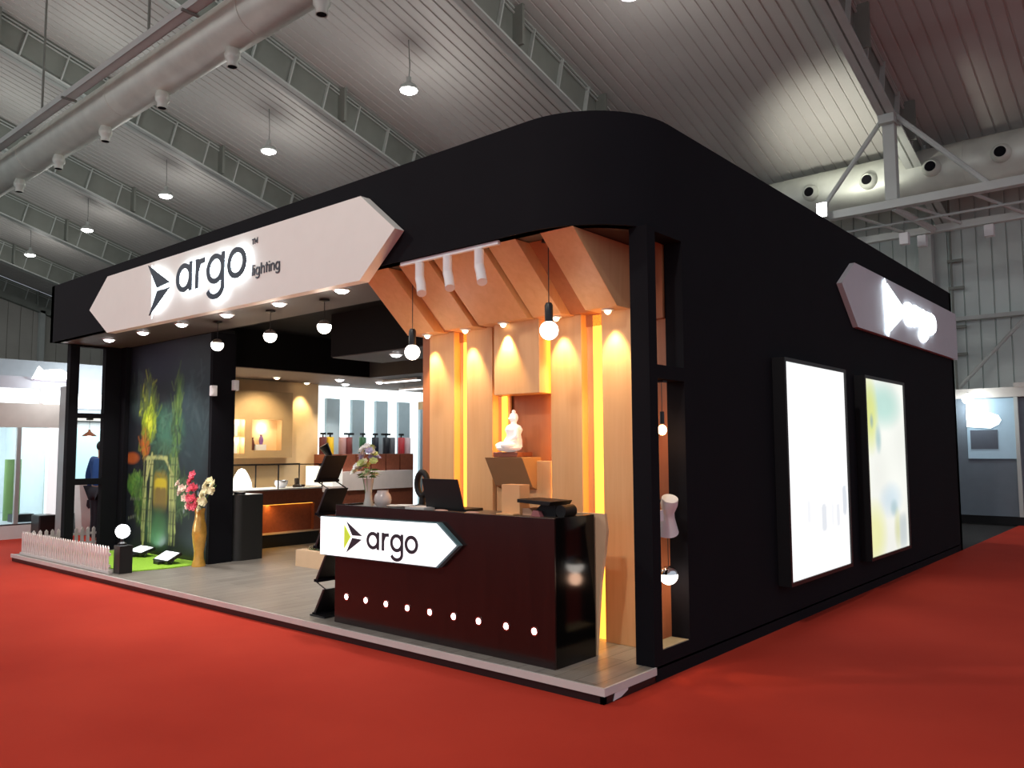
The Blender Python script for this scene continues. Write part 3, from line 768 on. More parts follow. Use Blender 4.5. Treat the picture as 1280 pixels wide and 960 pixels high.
t = thing('white_spotlight', 'white flared spotlight tilted on the dark shelf in the side wall opening', 'spotlight', (-.06, .90, 1.0))
m = MB(); m.lathe([(0, 0), (.052, .0), (.054, .04), (.040, .10), (.048, .14), (.085, .24), (.070, .24), (.03, .13), (0, .13)], (0, 0, 0), 20)
m.xf(Matrix.Translation((.0, .87, 1.24)) @ Matrix.Scale(1.15, 4) @ Matrix.Rotation(rad(22), 4, 'Y') @ Matrix.Rotation(rad(200), 4, 'X')); m.build('lamp_head', WPLAST, t, smooth=True)
m = MB(); m.box(-.08, -.03, .78, .83, 1.08, 1.16); m.build('bracket', WPLAST, t, .004)

# ================================================================== RECEPTION COUNTER
ct = thing('reception_counter', 'dark maroon reception counter with a row of nine small lights', 'counter', (-1.7, .38, FZ))
m = MB(); m.box(-2.93, -.49, .14, .16, FZ, 1.12); m.build('front_panel', MAROON, ct, .003)
m = MB(); m.box(-.52, -.49, .16, .62, FZ, 1.12); m.build('end_panel', GLOSSB, ct)
m = MB(); m.box(-2.93, -2.90, .16, .62, FZ, 1.12); m.build('end_panel', GLOSSB, ct)
m = MB(); m.box(-2.90, -.52, .16, .60, 1.075, 1.105); m.build('counter_top', mat('brown counter top', (.10, .07, .055), .35), ct, .003)
m = MB(); m.box(-2.90, -.52, .58, .62, FZ, 1.0); m.build('back_panel', REDWOOD, ct)
for x in (-2.76, -2.50, -2.24, -1.98, -1.72, -1.46, -1.20, -.93, -.67):
    m = MB(); m.lathe([(.024, 0), (.024, -.004), (.014, -.010), (0, -.012)], (x, .14, .335), 18, 'Y'); sp_ = m.build('spot_lens', LEDW, ct, smooth=True)
    m = MB(); m.lathe([(.025, 0), (.032, 0), (.032, -.005), (.025, -.005)], (x, .14, .335), 18, 'Y'); m.build('lens_ring', CHROME, sp_, smooth=True)
m = MB(); m.prism([(-.72, FZ), (-.50, FZ), (-.48, .35), (-.455, .62), (-.415, .85), (-.395, 1.0), (-.41, 1.125), (-.72, 1.125)], (0, .64, 0), UF, VZ, (0, .03, 0))
tag(m.build('curved_side_panel', mat('light tan board', (.66, .46, .28), .6)), 'tan wavy edged upright board behind the right end of the counter', 'panel')
m = MB(); m.box(-3.3, -1.2, .70, 1.0, FZ, 1.0)
cs = thing('counter_sign', 'lit white pointed argo sign on the front of the reception counter', 'sign', (-2.3, .12, .66))
m = MB(); m.prism([(-3.08, 1.015), (-1.585, 1.035), (-1.36, .875), (-1.59, .690), (-3.08, .675)], (0, .138, 0), UF, VZ, (0, -.045, 0))
m.build('board', mat('teal grey sign edge', (.12, .22, .24), .4), cs)
m = MB(); m.prism([(-3.075, 1.010), (-1.60, 1.028), (-1.385, .875), (-1.605, .698), (-3.075, .681)], (0, .0925, 0), UF, VZ, (0, -.006, 0))
m.build('lit_face', emi('lit white sign face', (1, .99, 1), 1.15), cs)
OC = (0, .0865, 0)
put_letters(cs, argo_letters(0, .775, .145, 0, [(-2.43, -2.27), (-2.235, -2.15), (-2.13, -1.975), (-1.955, -1.80)], .028), .028, OC, UF, VZ, NF, DGREY, .0, .006)
tri_logo(cs, [[(-2.70, .985), (-2.49, .875), (-2.62, .872)], [(-2.495, .845), (-2.70, .725), (-2.62, .852)], [(-2.73, .955), (-2.645, .86), (-2.73, .755)]], OC, UF, VZ, NF, [DGREY, DGREY, LIME], 0, .006)

# brochure rack (zigzag) at the left end of the counter
t = thing('brochure_rack', 'black zigzag brochure rack at the left end of the counter', 'rack', (-3.12, .30, FZ))
for i in range(5):
    z = .115 + .30 * i
    x = -3.30 + (.0 if i % 2 == 0 else .02)
    m = MB(); m.prism([(x, z), (x + .03, z), (x + .17, z + .235), (x + .14, z + .235)], (0, .18, 0), UF, VZ, (0, .24, 0)); pk = m.build('pocket', BLACK2, t, .003)
    m = MB(); m.box(x - .012, x + .05, .18, .42, z - .012, z + .012); m.build('ledge', BLACK, pk)
    if i < 4:
        for yb in (.20, .40):
            m = MB(); m.tube([(x + .155, yb, z + .235), (x + .01, yb, z + .29)], .006, 6); m.build('link_bar', BLACK2, t)
m = MB(); m.box(-3.32, -3.10, .16, .44, FZ, FZ + .015); m.build('foot', BLACK2, t)

# things on the counter -------------------------------------------------
ZC = 1.1055
LAPM = mat('black laptop shell', (.009, .008, .008), .5, spec=.3)
t = thing('laptop', 'open black laptop seen from behind on the counter', 'laptop', (-1.72, .40, ZC))
m = MB(); m.box(-1.90, -1.54, .36, .56, ZC, ZC + .02); m.build('keyboard_base', LAPM, t, .004)
m = MB(); m.prism([(-1.98, 0), (-1.55, 0), (-1.60, .235), (-2.01, .235)], (0, .34, ZC + .02), UF, (0, -.10, 1), (0, .012, 0)); m.build('lid', LAPM, t, .002)
# cut flowers in a glass vase
t = thing('glass_vase', 'small clear glass vase on the left end of the counter', 'vase', (-2.70, .32, ZC))
m = MB(); m.lathe([(.0, 0), (.042, 0), (.045, .02), (.034, .06), (.030, .12), (.040, .20), (.048, .24), (.044, .24), (.034, .20), (.025, .12), (.028, .06), (.036, .03), (0, .03)], (-2.70, .32, ZC), 20); m.build('vase_body', mat('frosted glass', (.75, .73, .68), .15, spec=.8, alpha=.55, noise=.02), t, smooth=True)
fcols = [('cream', (.80, .78, .55)), ('lilac', (.45, .42, .62)), ('white', (.85, .85, .82)), ('pale green', (.50, .58, .22))]
random.seed(3)
fm = [mat(n + ' petals', c, .7) for n, c in fcols]; LEAF = mat('green leaves', (.10, .22, .05), .6); LEAFD = mat('dark green leaves', (.03, .07, .02), .6)
def rosette(m, c, r, axis=Vector((0, 0, 1)), petals=6, rings_=2):
    axis = axis.normalized(); e1 = axis.orthogonal().normalized(); e2 = axis.cross(e1)
    m.ball(c, r * .35, n=8)
    for q in range(rings_):
        for k in range(petals):
            a = 2 * pi * (k + .5 * q) / petals; d = e1 * cos(a) + e2 * sin(a)
            rr = r * (1 - .35 * q); up = .25 + .45 * q
            w = axis.cross(d) * rr * .42
            p0 = Vector(c) + d * rr * .15; p1 = Vector(c) + d * rr * .65 + axis * rr * up; p2 = Vector(c) + d * rr + axis * rr * (up + .1)
            vs = [m.bm.verts.new(p0), m.bm.verts.new(p1 - w), m.bm.verts.new(p2), m.bm.verts.new(p1 + w), m.bm.verts.new(p1 - axis * rr * .12)]
            m.bm.faces.new((vs[0], vs[1], vs[4])); m.bm.faces.new((vs[1], vs[2], vs[4])); m.bm.faces.new((vs[2], vs[3], vs[4])); m.bm.faces.new((vs[3], vs[0], vs[4]))
bq = thing('flower_bunch', 'bunch of cream and lilac flowers in the glass vase on the counter', 'flowers', (-2.70, .32, ZC + .2))
for i in range(28):
    a = random.uniform(0, 2 * pi); h = random.uniform(-.02, .24); rr = .13 * (1 - (h / .34)) ** .7 * random.uniform(.5, 1)
    c = Vector((-2.72 + rr * cos(a), .32 + rr * sin(a), ZC + .28 + h))
    m = MB(); rosette(m, c, .043, Vector((cos(a) * .6, sin(a) * .6 - .4, .7)), 7, 2); m.build('blossom', fm[i % 4], bq)
m = MB()
for i in range(16):
    a = 2 * pi * i / 16; z = ZC + .25 + .02 * (i % 4); r = .10 + .02 * (i % 3); w = Vector((-sin(a), cos(a), 0)) * .02
    c0 = Vector((-2.71, .32, z)); c1 = c0 + Vector((cos(a), sin(a), .3)) * r * .6; c2 = c0 + Vector((cos(a), sin(a), .0)) * r * 1.2
    vs = [m.bm.verts.new(p) for p in (c0, c1 - w, c2, c1 + w)]; m.bm.faces.new(vs)
m.build('leaves', LEAF, bq)
m = MB()
for i in range(7):
    a = 2 * pi * i / 7; m.tube([(-2.70 + .015 * cos(a), .32 + .015 * sin(a), ZC + .04), (-2.71 + .06 * cos(a), .32 + .06 * sin(a), ZC + .30)], .003, 5)
m.build('stems', LEAF, bq)
t = thing('glass_jar', 'round clear glass jar beside the small vase on the counter', 'jar', (-2.53, .34, ZC))
m = MB(); m.lathe([(0, 0), (.05, 0), (.072, .03), (.078, .06), (.070, .10), (.05, .125), (.05, .14), (.044, .14), (.044, .122), (.064, .098), (.070, .06), (.064, .035), (.045, .012), (0, .012)], (-2.53, .34, ZC), 24); m.build('jar_body', mat('cloudy glass', (.72, .68, .66), .12, spec=.8, alpha=.5, noise=.02), t, smooth=True)
m = MB(); m.lathe([(0, .012), (.045, .014), (.055, .04), (.05, .055), (0, .06)], (-2.53, .34, ZC), 20); m.build('filling', mat('white pebbles', (.82, .78, .76), .7, noise=.3, nscale=80), t, smooth=True)
t = thing('glass_tray', 'flat pale tray beside the glass jar on the counter', 'tray', (-2.30, .34, ZC))
m = MB(); m.lathe([(0, 0), (.09, 0), (.12, .022), (.112, .022), (.085, .008), (0, .008)], (-2.30, .34, ZC), 24); m.build('tray_body', mat('pale tray', (.7, .68, .66), .3), t, smooth=True)
m = MB(); m.box(-2.13, -1.90, .24, .42, ZC, ZC + .022); m.xf(Matrix.Identity(4)); tag(m.build('paper_stack', mat('pale papers', (.55, .53, .50), .7)), 'low stack of pale papers left of the laptop', 'papers')
t = thing('ring_ornament', 'dark ring shaped ornament standing left of the laptop', 'ornament', (-2.20, .50, ZC))
m = MB(); m.tube([(-2.20 + .065 * cos(2 * pi * k / 20), .50, ZC + .20 + .10 * sin(2 * pi * k / 20)) for k in range(21)], .026, 10); m.build('ring', LAPM, t, smooth=True)
m = MB(); m.lathe([(0, 0), (.075, 0), (.075, .015), (.03, .03), (.022, .10), (0, .10)], (-2.20, .50, ZC), 20); m.build('foot', LAPM, t, smooth=True)
m = MB(); m.lathe([(0, 0), (.034, 0), (.038, .05), (.026, .085), (.0, .09)], (-2.06, .46, ZC), 16); tag(m.build('small_bottle', mat('grey white bottle', (.5, .47, .44), .4)), 'small pale bottle between the ring ornament and the laptop', 'bottle')
t = thing('open_box', 'light tan open carton standing on the counter before the niche', 'box', (-1.10, .42, ZC))
TANB = mat('light carton board', (.80, .44, .20), .7)
m = MB(); m.box(-1.165, -.985, .36, .48, ZC, ZC + .225); m.build('carton_body', TANB, t, .002)
m = MB(); m.prism([(-1.16, ZC + .002), (-.99, ZC + .002), (-.99, ZC + .012), (-1.16, ZC + .012)], (0, .29, 0), UF, VZ, (0, .07, 0)); m.build('flap', TANB, t)
m = MB(); m.prism([(-.975, 0), (-.87, 0), (-.88, .035), (-.915, .055), (-.975, .05)], (0, .38, ZC), UF, VZ, (0, .12, 0)); tag(m.build('folded_cloth', mat('peach cloth', (.62, .33, .20), .8)), 'peach folded cloth right of the carton on the counter', 'cloth')
m = MB(); m.prism([(-.86, 0), (-.77, 0), (-.79, .04), (-.84, .045)], (0, .34, ZC), UF, VZ, (0, .1, 0)); tag(m.build('wallet', mat('dusty pink leather', (.38, .12, .12), .6)), 'dusty pink pouch under the black screen on the counter', 'pouch')
for x, lab in ((-1.70, 'crumpled pinkish paper in front of the laptop'), (-1.40, 'small pinkish paper between the laptop and the carton')):
    m = MB(); m.ball((x + (.04 if x > -1.6 else 0), .24 , ZC + .010), .06, (1.2, .6, .16), 12); tag(m.build('crumpled_paper', mat('pinkish paper', (.55, .33, .26), .8, noise=.3, nscale=30)), lab, 'paper')
t = thing('tilted_screen', 'black flat screen lying tilted at the right end of the counter', 'screen', (-.80, .45, ZC))
m = MB(); m.prism([(-.96, .10), (-.66, .085), (-.64, .115), (-.96, .125)], (0, .30, ZC), UF, VZ, (0, .26, 0)); m.build('screen_panel', LAPM, t, .003)
m = MB(); m.prism([(-.90, 0), (-.66, 0), (-.66, .10), (-.78, .10)], (0, .38, ZC), UF, VZ, (0, .14, 0)); m.build('stand', LAPM, t, .003)
m = MB(); m.tube([(-.60, .50, ZC + .045), (-.60, .36, ZC + .045)], .045, 20); tag(m.build('tape_roll', LAPM, smooth=True), 'dark round roll beside the black screen on the counter', 'roll')

# ================================================================== MURAL WALL AND GARDEN
MX0, MX1 = -9.80, -7.14
m = MB(); m.box(MX0, MX1, 1.28, 1.58, FZ, ZS + .05); structure(m.build('wall_front', BLACK2))
m = MB(); m.box(MX0, -9.62, 1.20, 1.28, FZ, ZS); structure(m.build('trim_7', BLACK))
def noise1(a, b): return sin(a * 12.9 + b * 7.3) * .5 + sin(a * 31.7 - b * 23.1 + 1.3) * .3 + sin(a * 67 + b * 51) * .2
def seg(s, t, x0, y0, x1, y1, w):
    dx, dy = x1 - x0, y1 - y0; L2 = dx * dx + dy * dy
    k = max(0, min(1, ((s - x0) * dx + (t - y0) * dy) / L2)); d = math.hypot(s - x0 - k * dx, (t - y0 - k * dy) * 1.15)
    return max(0, 1 - d / w)
def mural(s, t):
    c = (.008, .012, .018)
    c = mixc(c, (.018, .016, .05), blob(s, t, .42, .93, .45, .16))
    c = mixc(c, (.03, .065, .075), blob(s, t, .80, .62, .40, .36) * (.8 + .3 * noise1(s, t)))
    c = mixc(c, (.05, .09, .09), blob(s, t, .16, .72, .20, .12) * (.7 + .4 * noise1(s * 1.5, t)))
    c = mixc(c, (.06, .20, .12), blob(s, t, .50, .56, .26, .16) * (1.0 + .5 * noise1(s * 2, t * 2)))
    c = mixc(c, (.06, .12, .05), blob(s, t, .45, .40, .22, .14) * (1.0 + .5 * noise1(s * 2, t * 2)))
    c = mixc(c, (.14, .20, .02), blob(s, t, .27, .68, .12, .18) * (1.1 + .6 * noise1(s * 3, t * 2)))
    c = mixc(c, (.55, .75, .02), blob(s, t, .28, .60, .10, .10) * (1.4 + .9 * noise1(s * 4, t * 3)))
    c = mixc(c, (.85, .95, .05), blob(s, t, .27, .605, .055, .05) * 2)
    c = mixc(c, (.80, .16, .02), blob(s, t, .24, .50, .07, .06) * (1.5 + .9 * noise1(s * 4, t * 4)))
    c = mixc(c, (.50, .11, .02), blob(s, t, .06, .44, .12, .035) * 1.4)
    c = mixc(c, (.12, .28, .05), seg(s, t, .66, .80, .58, .30, .055) * (1.0 + .7 * noise1(s * 5, t * 3)))
    # round shrubs
    c = mixc(c, (.10, .28, .05), blob(s, t, .12, .31, .13, .065) * (1.8 + .9 * noise1(s * 6, t * 6)))
    c = mixc(c, (.06, .16, .03), blob(s, t, .20, .22, .10, .12) * (1.4 + .9 * noise1(s * 6, t * 6)))
    c = mixc(c, (.06, .14, .05), blob(s, t, .72, .27, .12, .10) * (1.3 + .8 * noise1(s * 6, t * 5)))
    # yellow lit lantern and bench
    c = mixc(c, (.35, .28, .04), blob(s, t, .45, .28, .10, .11, 4) * 1.5)
    c = mixc(c, (.80, .62, .03), blob(s, t, .45, .315, .085, .035, 3) * 1.6)
    c = mixc(c, (.30, .20, .05), blob(s, t, .45, .25, .075, .055, 8) * (1.2 + .5 * noise1(s * 6, t * 3)))
    # bamboo frame
    for a in ((.28, .44, .22, .10), (.34, .42, .30, .12), (.60, .36, .64, .10), (.57, .36, .57, .10), (.25, .44, .42, .445), (.50, .44, .60, .36), (.42, .445, .52, .44), (.33, .46, .27, .34), (.60, .30, .60, .06), (.26, .30, .24, .02)):
        c = mixc(c, (.62, .66, .24), seg(s, t, *a, .016) * 1.4)
    # pool glow and lawn at the foot
    c = mixc(c, (.02, .035, .03), blob(s, t, .50, .17, .45, .06) * .8)
    c = mixc(c, (.05, .14, .05), blob(s, t, .42, .10, .20, .12) * (1.1 + .3 * noise1(s * 2, t * 2)))
    c = mixc(c, (.02, .03, .035), blob(s, t, .86, .10, .18, .14) * .7)
    for k in range(14):
        px, py = .74 + .18 * abs(sin(k * 3.7)), .20 + .12 * abs(sin(k * 5.1)); c = mixc(c, (.30, .32, .38), blob(s, t, px, py, .012, .012) * 1.2)
        px, py = .04 + .14 * abs(sin(k * 2.3)), .14 + .10 * abs(sin(k * 4.7)); c = mixc(c, (.25, .28, .22), blob(s, t, px, py, .010, .012) * 1.0)
    return c
random.seed(11)
ms = []
def leaves(n, cx, cy, rx, ry, cols, ln, ang, spread, w=.009, op=.6):
    for _ in range(n):
        a = random.uniform(0, 2 * pi); q = math.sqrt(random.random()); x = cx + rx * q * cos(a); y = cy + ry * q * sin(a)
        t_ = ang + random.uniform(-spread, spread); l_ = ln * random.uniform(.5, 1.2)
        ms.append((x, y, x + l_ * cos(t_), y + l_ * sin(t_), w * random.uniform(.7, 1.4), random.choice(cols), op * random.uniform(.4, 1)))
leaves(90, .27, .66, .13, .16, [(.45, .60, .02), (.20, .32, .02), (.70, .80, .06), (.05, .08, .01)], .06, 1.2, .9)
leaves(50, .22, .50, .08, .08, [(.80, .20, .02), (.45, .20, .02), (.30, .35, .03), (.06, .05, .01)], .05, 1.3, 1.0)
leaves(70, .12, .30, .11, .07, [(.14, .34, .05), (.05, .12, .02), (.25, .45, .08)], .03, 1.0, 1.5, .010)
leaves(60, .20, .20, .10, .12, [(.10, .22, .04), (.03, .07, .01), (.20, .30, .06)], .05, 1.5, .8, .008)
leaves(90, .62, .55, .06, .28, [(.12, .24, .04), (.03, .07, .02), (.22, .36, .08)], .07, 1.6, .6)
leaves(70, .72, .25, .12, .12, [(.09, .18, .06), (.03, .06, .02), (.15, .24, .10)], .04, 1.2, 1.2)
leaves(80, .48, .50, .18, .16, [(.05, .14, .09), (.10, .24, .15), (.02, .05, .03)], .07, .9, 1.4, .010, .5)
leaves(60, .80, .62, .20, .22, [(.03, .06, .07), (.06, .10, .11), (.015, .03, .035)], .08, .4, 1.6, .014, .5)
leaves(40, .15, .74, .16, .10, [(.03, .07, .05), (.08, .13, .10)], .07, 1.6, .8, .010, .5)
for bx_ in (.22, .255, .31, .335, .575, .60, .635):
    x = bx_; ms.append((x, .04, x + .01, .44, .008, (.50, .55, .20), .6))
    for q in range(7): ms.append((x - .006, .08 + .055 * q, x + .012, .08 + .055 * q, .006, (.10, .12, .04), .7))
MURM = print_mat('printed garden mural', 0, .5)
mu = picture('wall_mural', (-9.62, 1.272, .16), (2.40, 0, 0), (0, 0, 3.03), 170, 215, mural, MURM, None, ms, .72)
tag(mu, 'dark printed mural of a night garden with bamboo and yellow lantern', 'mural')
m = MB(); m.box(-7.20, -7.135, 1.262, 1.60, FZ, ZS); structure(m.build('trim_8', BLACK))
# grass mat
GRASS = mat('bright artificial grass', (.26, .50, .03), .9, noise=.25, nscale=60, bump=.6)
m = MB(); m.prism([(-9.62, 1.27), (-7.30, 1.27), (-7.22, 1.10), (-7.18, .80), (-7.28, .28), (-9.62, .28)], (0, 0, FZ), (1, 0, 0), (0, 1, 0), (0, 0, .012)); gm = m.build('grass_mat', GRASS); tag(gm, 'bright green artificial grass mat below the mural', 'grass mat'); gm['kind'] = 'stuff'
# fence
FEN = mat('white picket with carpet bounce', (.78, .70, .67), .5, noise=.03)  # pink tint is the red carpet's bounce light put into the white
t = thing('picket_fence', 'low white picket fence along the left front of the platform', 'fence', (-8.9, .10, FZ))
def picket(m, x, y, along, h=.33):
    w = .024
    if along == 'x': m.prism([(x - w, FZ), (x + w, FZ), (x + w, FZ + h - .03), (x, FZ + h), (x - w, FZ + h - .03)], (0, y - .006, 0), UF, VZ, (0, .012, 0))
    else: m.prism([(y - w, FZ), (y + w, FZ), (y + w, FZ + h - .03), (y, FZ + h), (y - w, FZ + h - .03)], (x - .006, 0, 0), (0, 1, 0), VZ, (.012, 0, 0))
x = -10.30
while x < -7.38:
    m = MB(); picket(m, x, .09, 'x'); m.build('picket', FEN, t); x += .078
y = .16
while y < 1.15:
    m = MB(); picket(m, -10.33, y, 'y'); m.build('picket', FEN, t); y += .085
for z in (.17, .31):
    m = MB(); m.box(-10.33, -7.38, .098, .112, z, z + .035); m.box(-10.345, -10.335, .1, 1.15, z, z + .035); m.build('rail', FEN, t)
m = MB(); m.box(-10.36, -7.36, .075, .125, FZ, FZ + .03); m.build('bottom_rail', FEN, t)
# bollard with globe
m = MB(); m.box(-7.37, -7.20, .14, .30, FZ, .44); tag(m.build('square_post', BLACK2, None, .005), 'short black square post at the right end of the picket fence', 'post')
t = thing('globe_lamp', 'bright white globe lamp on the short black post', 'lamp', (-7.32, .22, .44))
m = MB(); m.lathe([(0, 0), (.05, 0), (.05, .02), (.02, .04), (.02, .08), (0, .08)], (-7.32, .22, .44), 16); m.build('lamp_base', BLACK2, t, smooth=True)
m = MB(); m.ball((-7.32, .22, .605), .085, n=24); m.build('globe', emi('white globe', (.97, .99, 1), 9), t, smooth=True)
lamp('bulb_light', 'POINT', (-.02, -.0, .30), 5, (.95, .98, 1), t, size=.08)
# flood lights on the grass
def flood(x, y, w, label, ang):
    t = thing('floodlight', label, 'floodlight', (x, y, FZ + .012))
    m = MB(); m.box(-w / 2, w / 2, -.11, .11, -.02, .02); m.xf(Matrix.Translation((x, y, .19)) @ Matrix.Rotation(rad(ang), 4, 'X')); m.build('housing', BLACK2, t, .004)
    m = MB(); m.box(-w / 2 + .02, w / 2 - .02, -.09, .09, .02, .024); m.xf(Matrix.Translation((x, y, .19)) @ Matrix.Rotation(rad(ang), 4, 'X')); m.build('lens', emi('floodlight lens', (.9, .97, 1), .8), t)
    m = MB(); m.tube([(x - w / 2 - .01, y, .19), (x - w / 2 - .01, y - .05, .125), (x + w / 2 + .01, y - .05, .125), (x + w / 2 + .01, y, .19)], .008, 6); m.build('bracket', BLACK2, t)
    m = MB(); m.box(x - .07, x + .07, y - .16, y - .05, FZ + .014, FZ + .05); m.build('driver_box', BLACK2, t, .004)
    lamp('flood_light', 'SPOT', (0, .02, .12), 10, (.80, .93, 1), t, (0, .75, .5), .05, 120)
flood(-8.62, 1.06, .42, 'flat black floodlight on the grass, the left one', 18)
flood(-7.62, .95, .40, 'tilted black floodlight with lit white panel on the grass, the right one', 28)
t = thing('socket_light', 'small square white light low on the mural wall by the tall vase', 'lamp', (-7.42, 1.25, .44))
m = MB(); m.box(-7.46, -7.38, 1.225, 1.270, .43, .52); m.build('housing', WPLAST, t, .004)
m = MB(); m.box(-7.452, -7.388, 1.222, 1.226, .438, .512); m.build('lens', emi('small lens', (.95, 1, .95), 2.5), t)
# tall golden vase and orchid stems
t = thing('tall_vase', 'tall slender golden glass vase on the floor at the mural corner', 'vase', (-7.08, 1.10, FZ))
GOLD = mat('golden glass with added glow', (.62, .33, .06), .16, .25, noise=.35, nscale=14, spec=.8, emit=(.9, .45, .08), es=.06)  # slight emission added to the glass, though the vase is no lamp
m = MB(); m.lathe([(0, 0), (.085, 0), (.088, .02), (.065, .10), (.060, .18), (.078, .30), (.092, .42), (.085, .52), (.062, .62), (.058, .68), (.068, .74), (.064, .745), (.05, .68), (.05, .60), (.0, .58)], (-7.08, 1.10, FZ), 28); m.build('vase_body', GOLD, t, smooth=True)
PINK = mat('pink orchid petals', (.85, .12, .18), .6, noise=.2, nscale=20); CRM = mat('cream orchid petals', (.88, .80, .52), .6, noise=.12, nscale=20); PALE = mat('pale pink orchid petals', (.90, .66, .55), .6, noise=.15, nscale=20)
vx, vy, vz = -7.08, 1.10, FZ + .70
stems = [('pink flower spray standing upright in the tall golden vase', PINK, [(0, 0, 0), (-.04, -.02, .15), (-.10, -.03, .32), (-.16, -.03, .47)]),
         ('short pink flower spray drooping over the rim of the golden vase', PINK, [(0, 0, 0), (-.02, -.05, .06), (-.05, -.08, .14), (-.09, -.09, .25)]),
         ('pale pink flower spray reaching left from the golden vase', PALE, [(0, 0, 0), (-.16, -.03, .10), (-.30, -.04, .22), (-.46, -.04, .33)]),
         ('cream flower spray reaching up and right from the golden vase', CRM, [(0, 0, 0), (.10, -.02, .16), (.20, -.02, .30), (.30, -.02, .40)]),
         ('cream flower spray reaching far right from the golden vase', CRM, [(0, 0, 0), (.14, -.03, .10), (.30, -.04, .26), (.47, -.04, .36)])]
for si, (lab, mm, pts) in enumerate(stems):
    t = thing('flower_spray', lab, 'flower', (vx, vy, vz))
    P = [Vector((vx, vy, vz)) + Vector(p) for p in pts]
    m = MB(); m.tube([Vector((vx, vy, vz - .3))] + P, .005, 6); m.build('stem', LEAF, t)
    for k in range(9):
        f = .30 + .70 * k / 8 * 1.0; f = min(f, .999) * (len(P) - 1); i = int(f); q = P[i].lerp(P[i + 1], f - i)
        a = k * 2.4 + si; off = Vector((cos(a), -.5 + .3 * sin(a), sin(a))) * .045
        m = MB(); rosette(m, q + off, .062, Vector((cos(a) * .4, -.9, sin(a) * .3 + .3)), 5, 2); m.build('blossom', mm, t)
# white boxes on the mural wall's edge
for i, (x, y, z, lab) in enumerate(((-7.12, 1.25, 2.33, 'small white box fixed on the front edge of the mural wall'), (-7.10, 1.56, 2.42, 'small white box on the mural wall edge, farther back and higher'))):
    t = thing('wall_box', lab, 'wall box', (x, y, z), 'white boxes on the mural wall edge')
    m = MB(); m.box(x - .015, x + .05, y - .03, y + .05, z, z + .14); m.build('housing', WPLAST, t, .006)
    m = MB(); m.box(x + .05, x + .056, y - .015, y + .035, z + .03, z + .11); m.build('cover', WPLAST, t, .002)
# black pedestal beside the mural wall
t = thing('display_pedestal', 'matt black display pedestal with rounded corner beside the mural wall', 'pedestal', (-7.25, 1.85, FZ))
pts = [(-7.55, 2.05), (-7.55, 1.62)] + [(-7.23 + .12 * sin(a), 1.74 - .12 * cos(a)) for a in [pi / 2 * i / 8 for i in range(9)]] + [(-7.11, 2.05)]
m = MB(); m.prism(pts, (0, 0, FZ), (1, 0, 0), (0, 1, 0), (0, 0, .88)); m.build('body', mat('charcoal laminate', (.018, .018, .017), .5), t)
m = MB(); m.prism([(p[0] * 1.0, p[1]) for p in pts], (0, 0, FZ + .88), (1, 0, 0), (0, 1, 0), (0, 0, .012)); m.build('top', BLACK2, t)
m = MB(); m.lathe([(0, 0), (.08, 0), (.075, .03), (0, .035)], (-7.30, 1.80, FZ + .893), 20); tag(m.build('round_puck', BLACK2, smooth=True), 'flat black disc lying on the black pedestal', 'disc')

# ================================================================== LEFT INTERIOR
WX = -9.50
m = MB(); m.box(-9.56, WX, 1.60, 4.68, FZ, 2.82); structure(m.build('wall_left', CREAM))
# raised tan panel with openings for two niches
t = thing('niche_panel', 'tan raised wall panel with two lit niches above the showcase', 'wall panel', (WX, 3.2, 1.47))
y0, y1, z0, z1 = 1.62, 4.02, 1.47, 2.62
n1, n2 = (1.9, 3.08, 1.55, 2.12), (3.22, 3.80, 1.60, 2.13)
m = MB(); XP0, XP1 = WX + .001, WX + .16
m.box(XP0, XP1, y0, n1[0], z0, z1); m.box(XP0, XP1, n1[1], n2[0], z0, z1); m.box(XP0, XP1, n2[1], y1, z0, z1)
for n_ in (n1, n2): m.box(XP0, XP1, n_[0], n_[1], z0, n_[2]); m.box(XP0, XP1, n_[0], n_[1], n_[3], z1)
m.build('panel_board', TAN, t)
m = MB(); m.box(WX + .002, WX + .15, n1[0], n1[1], 1.82, 1.84); m.build('niche_shelf', CREAM, t)
m = MB(); m.box(WX + .002, WX + .006, n2[0], n2[1], n2[2], n2[3]); m.box(WX + .002, WX + .006, n1[0], n1[1], n1[2], n1[3]); m.build('niche_lining', CREAM, t)
lamp('niche_light', 'POINT', (.10, .30, .52), 4.5, (1, .84, .62), t, size=.03)
lamp('niche_light', 'POINT', (.12, -.22, .60), 4, (1, .84, .66), t, size=.03)
lamp('niche_light', 'POINT', (.12, -.22, .30), 4, (1, .84, .66), t, size=.03)
for i, (y, z, lab) in enumerate(((2.74, 1.84, 'white product box on the upper niche shelf, left of the pair'), (2.90, 1.84, 'white product box on the upper niche shelf, right of the pair'), (2.74, 1.55, 'white product box at the bottom of the wide niche, left of the pair'), (2.90, 1.55, 'white product box at the bottom of the wide niche, right of the pair'))):
    m = MB(); m.box(WX + .05, WX + .13, y - .072, y + .068, z + .001, z + .22); tag(m.build('product_box', WPLAST, None, .004), lab, 'box', 'white product boxes in the wide niche')
m = MB(); m.box(WX + .02, WX + .13, 3.32, 3.52, 1.601, 1.70); tag(m.build('display_block', WPLAST, None, .004), 'white block under the small figures in the square niche', 'block')
for y, c, lab in ((3.30, (.12, .03, .02), 'dark red small vase standing in the square lit niche'), (3.45, (.18, .08, .28), 'purple small vase standing on the white block in the niche')):
    z = 1.601 if y < 3.31 else 1.701
    m = MB(); h = .22 if y < 3.31 else .17; m.lathe([(0, 0), (.025, 0), (.04, h * .4), (.03, h * .75), (.018, h * .85), (.024, h), (0, h)], (WX + .075 + (.0 if y > 3.31 else .0), y - (.02 if y < 3.31 else 0), z), 14); tag(m.build('small_vase', mat(lab[:6], c, .4), smooth=True), lab, 'vase')
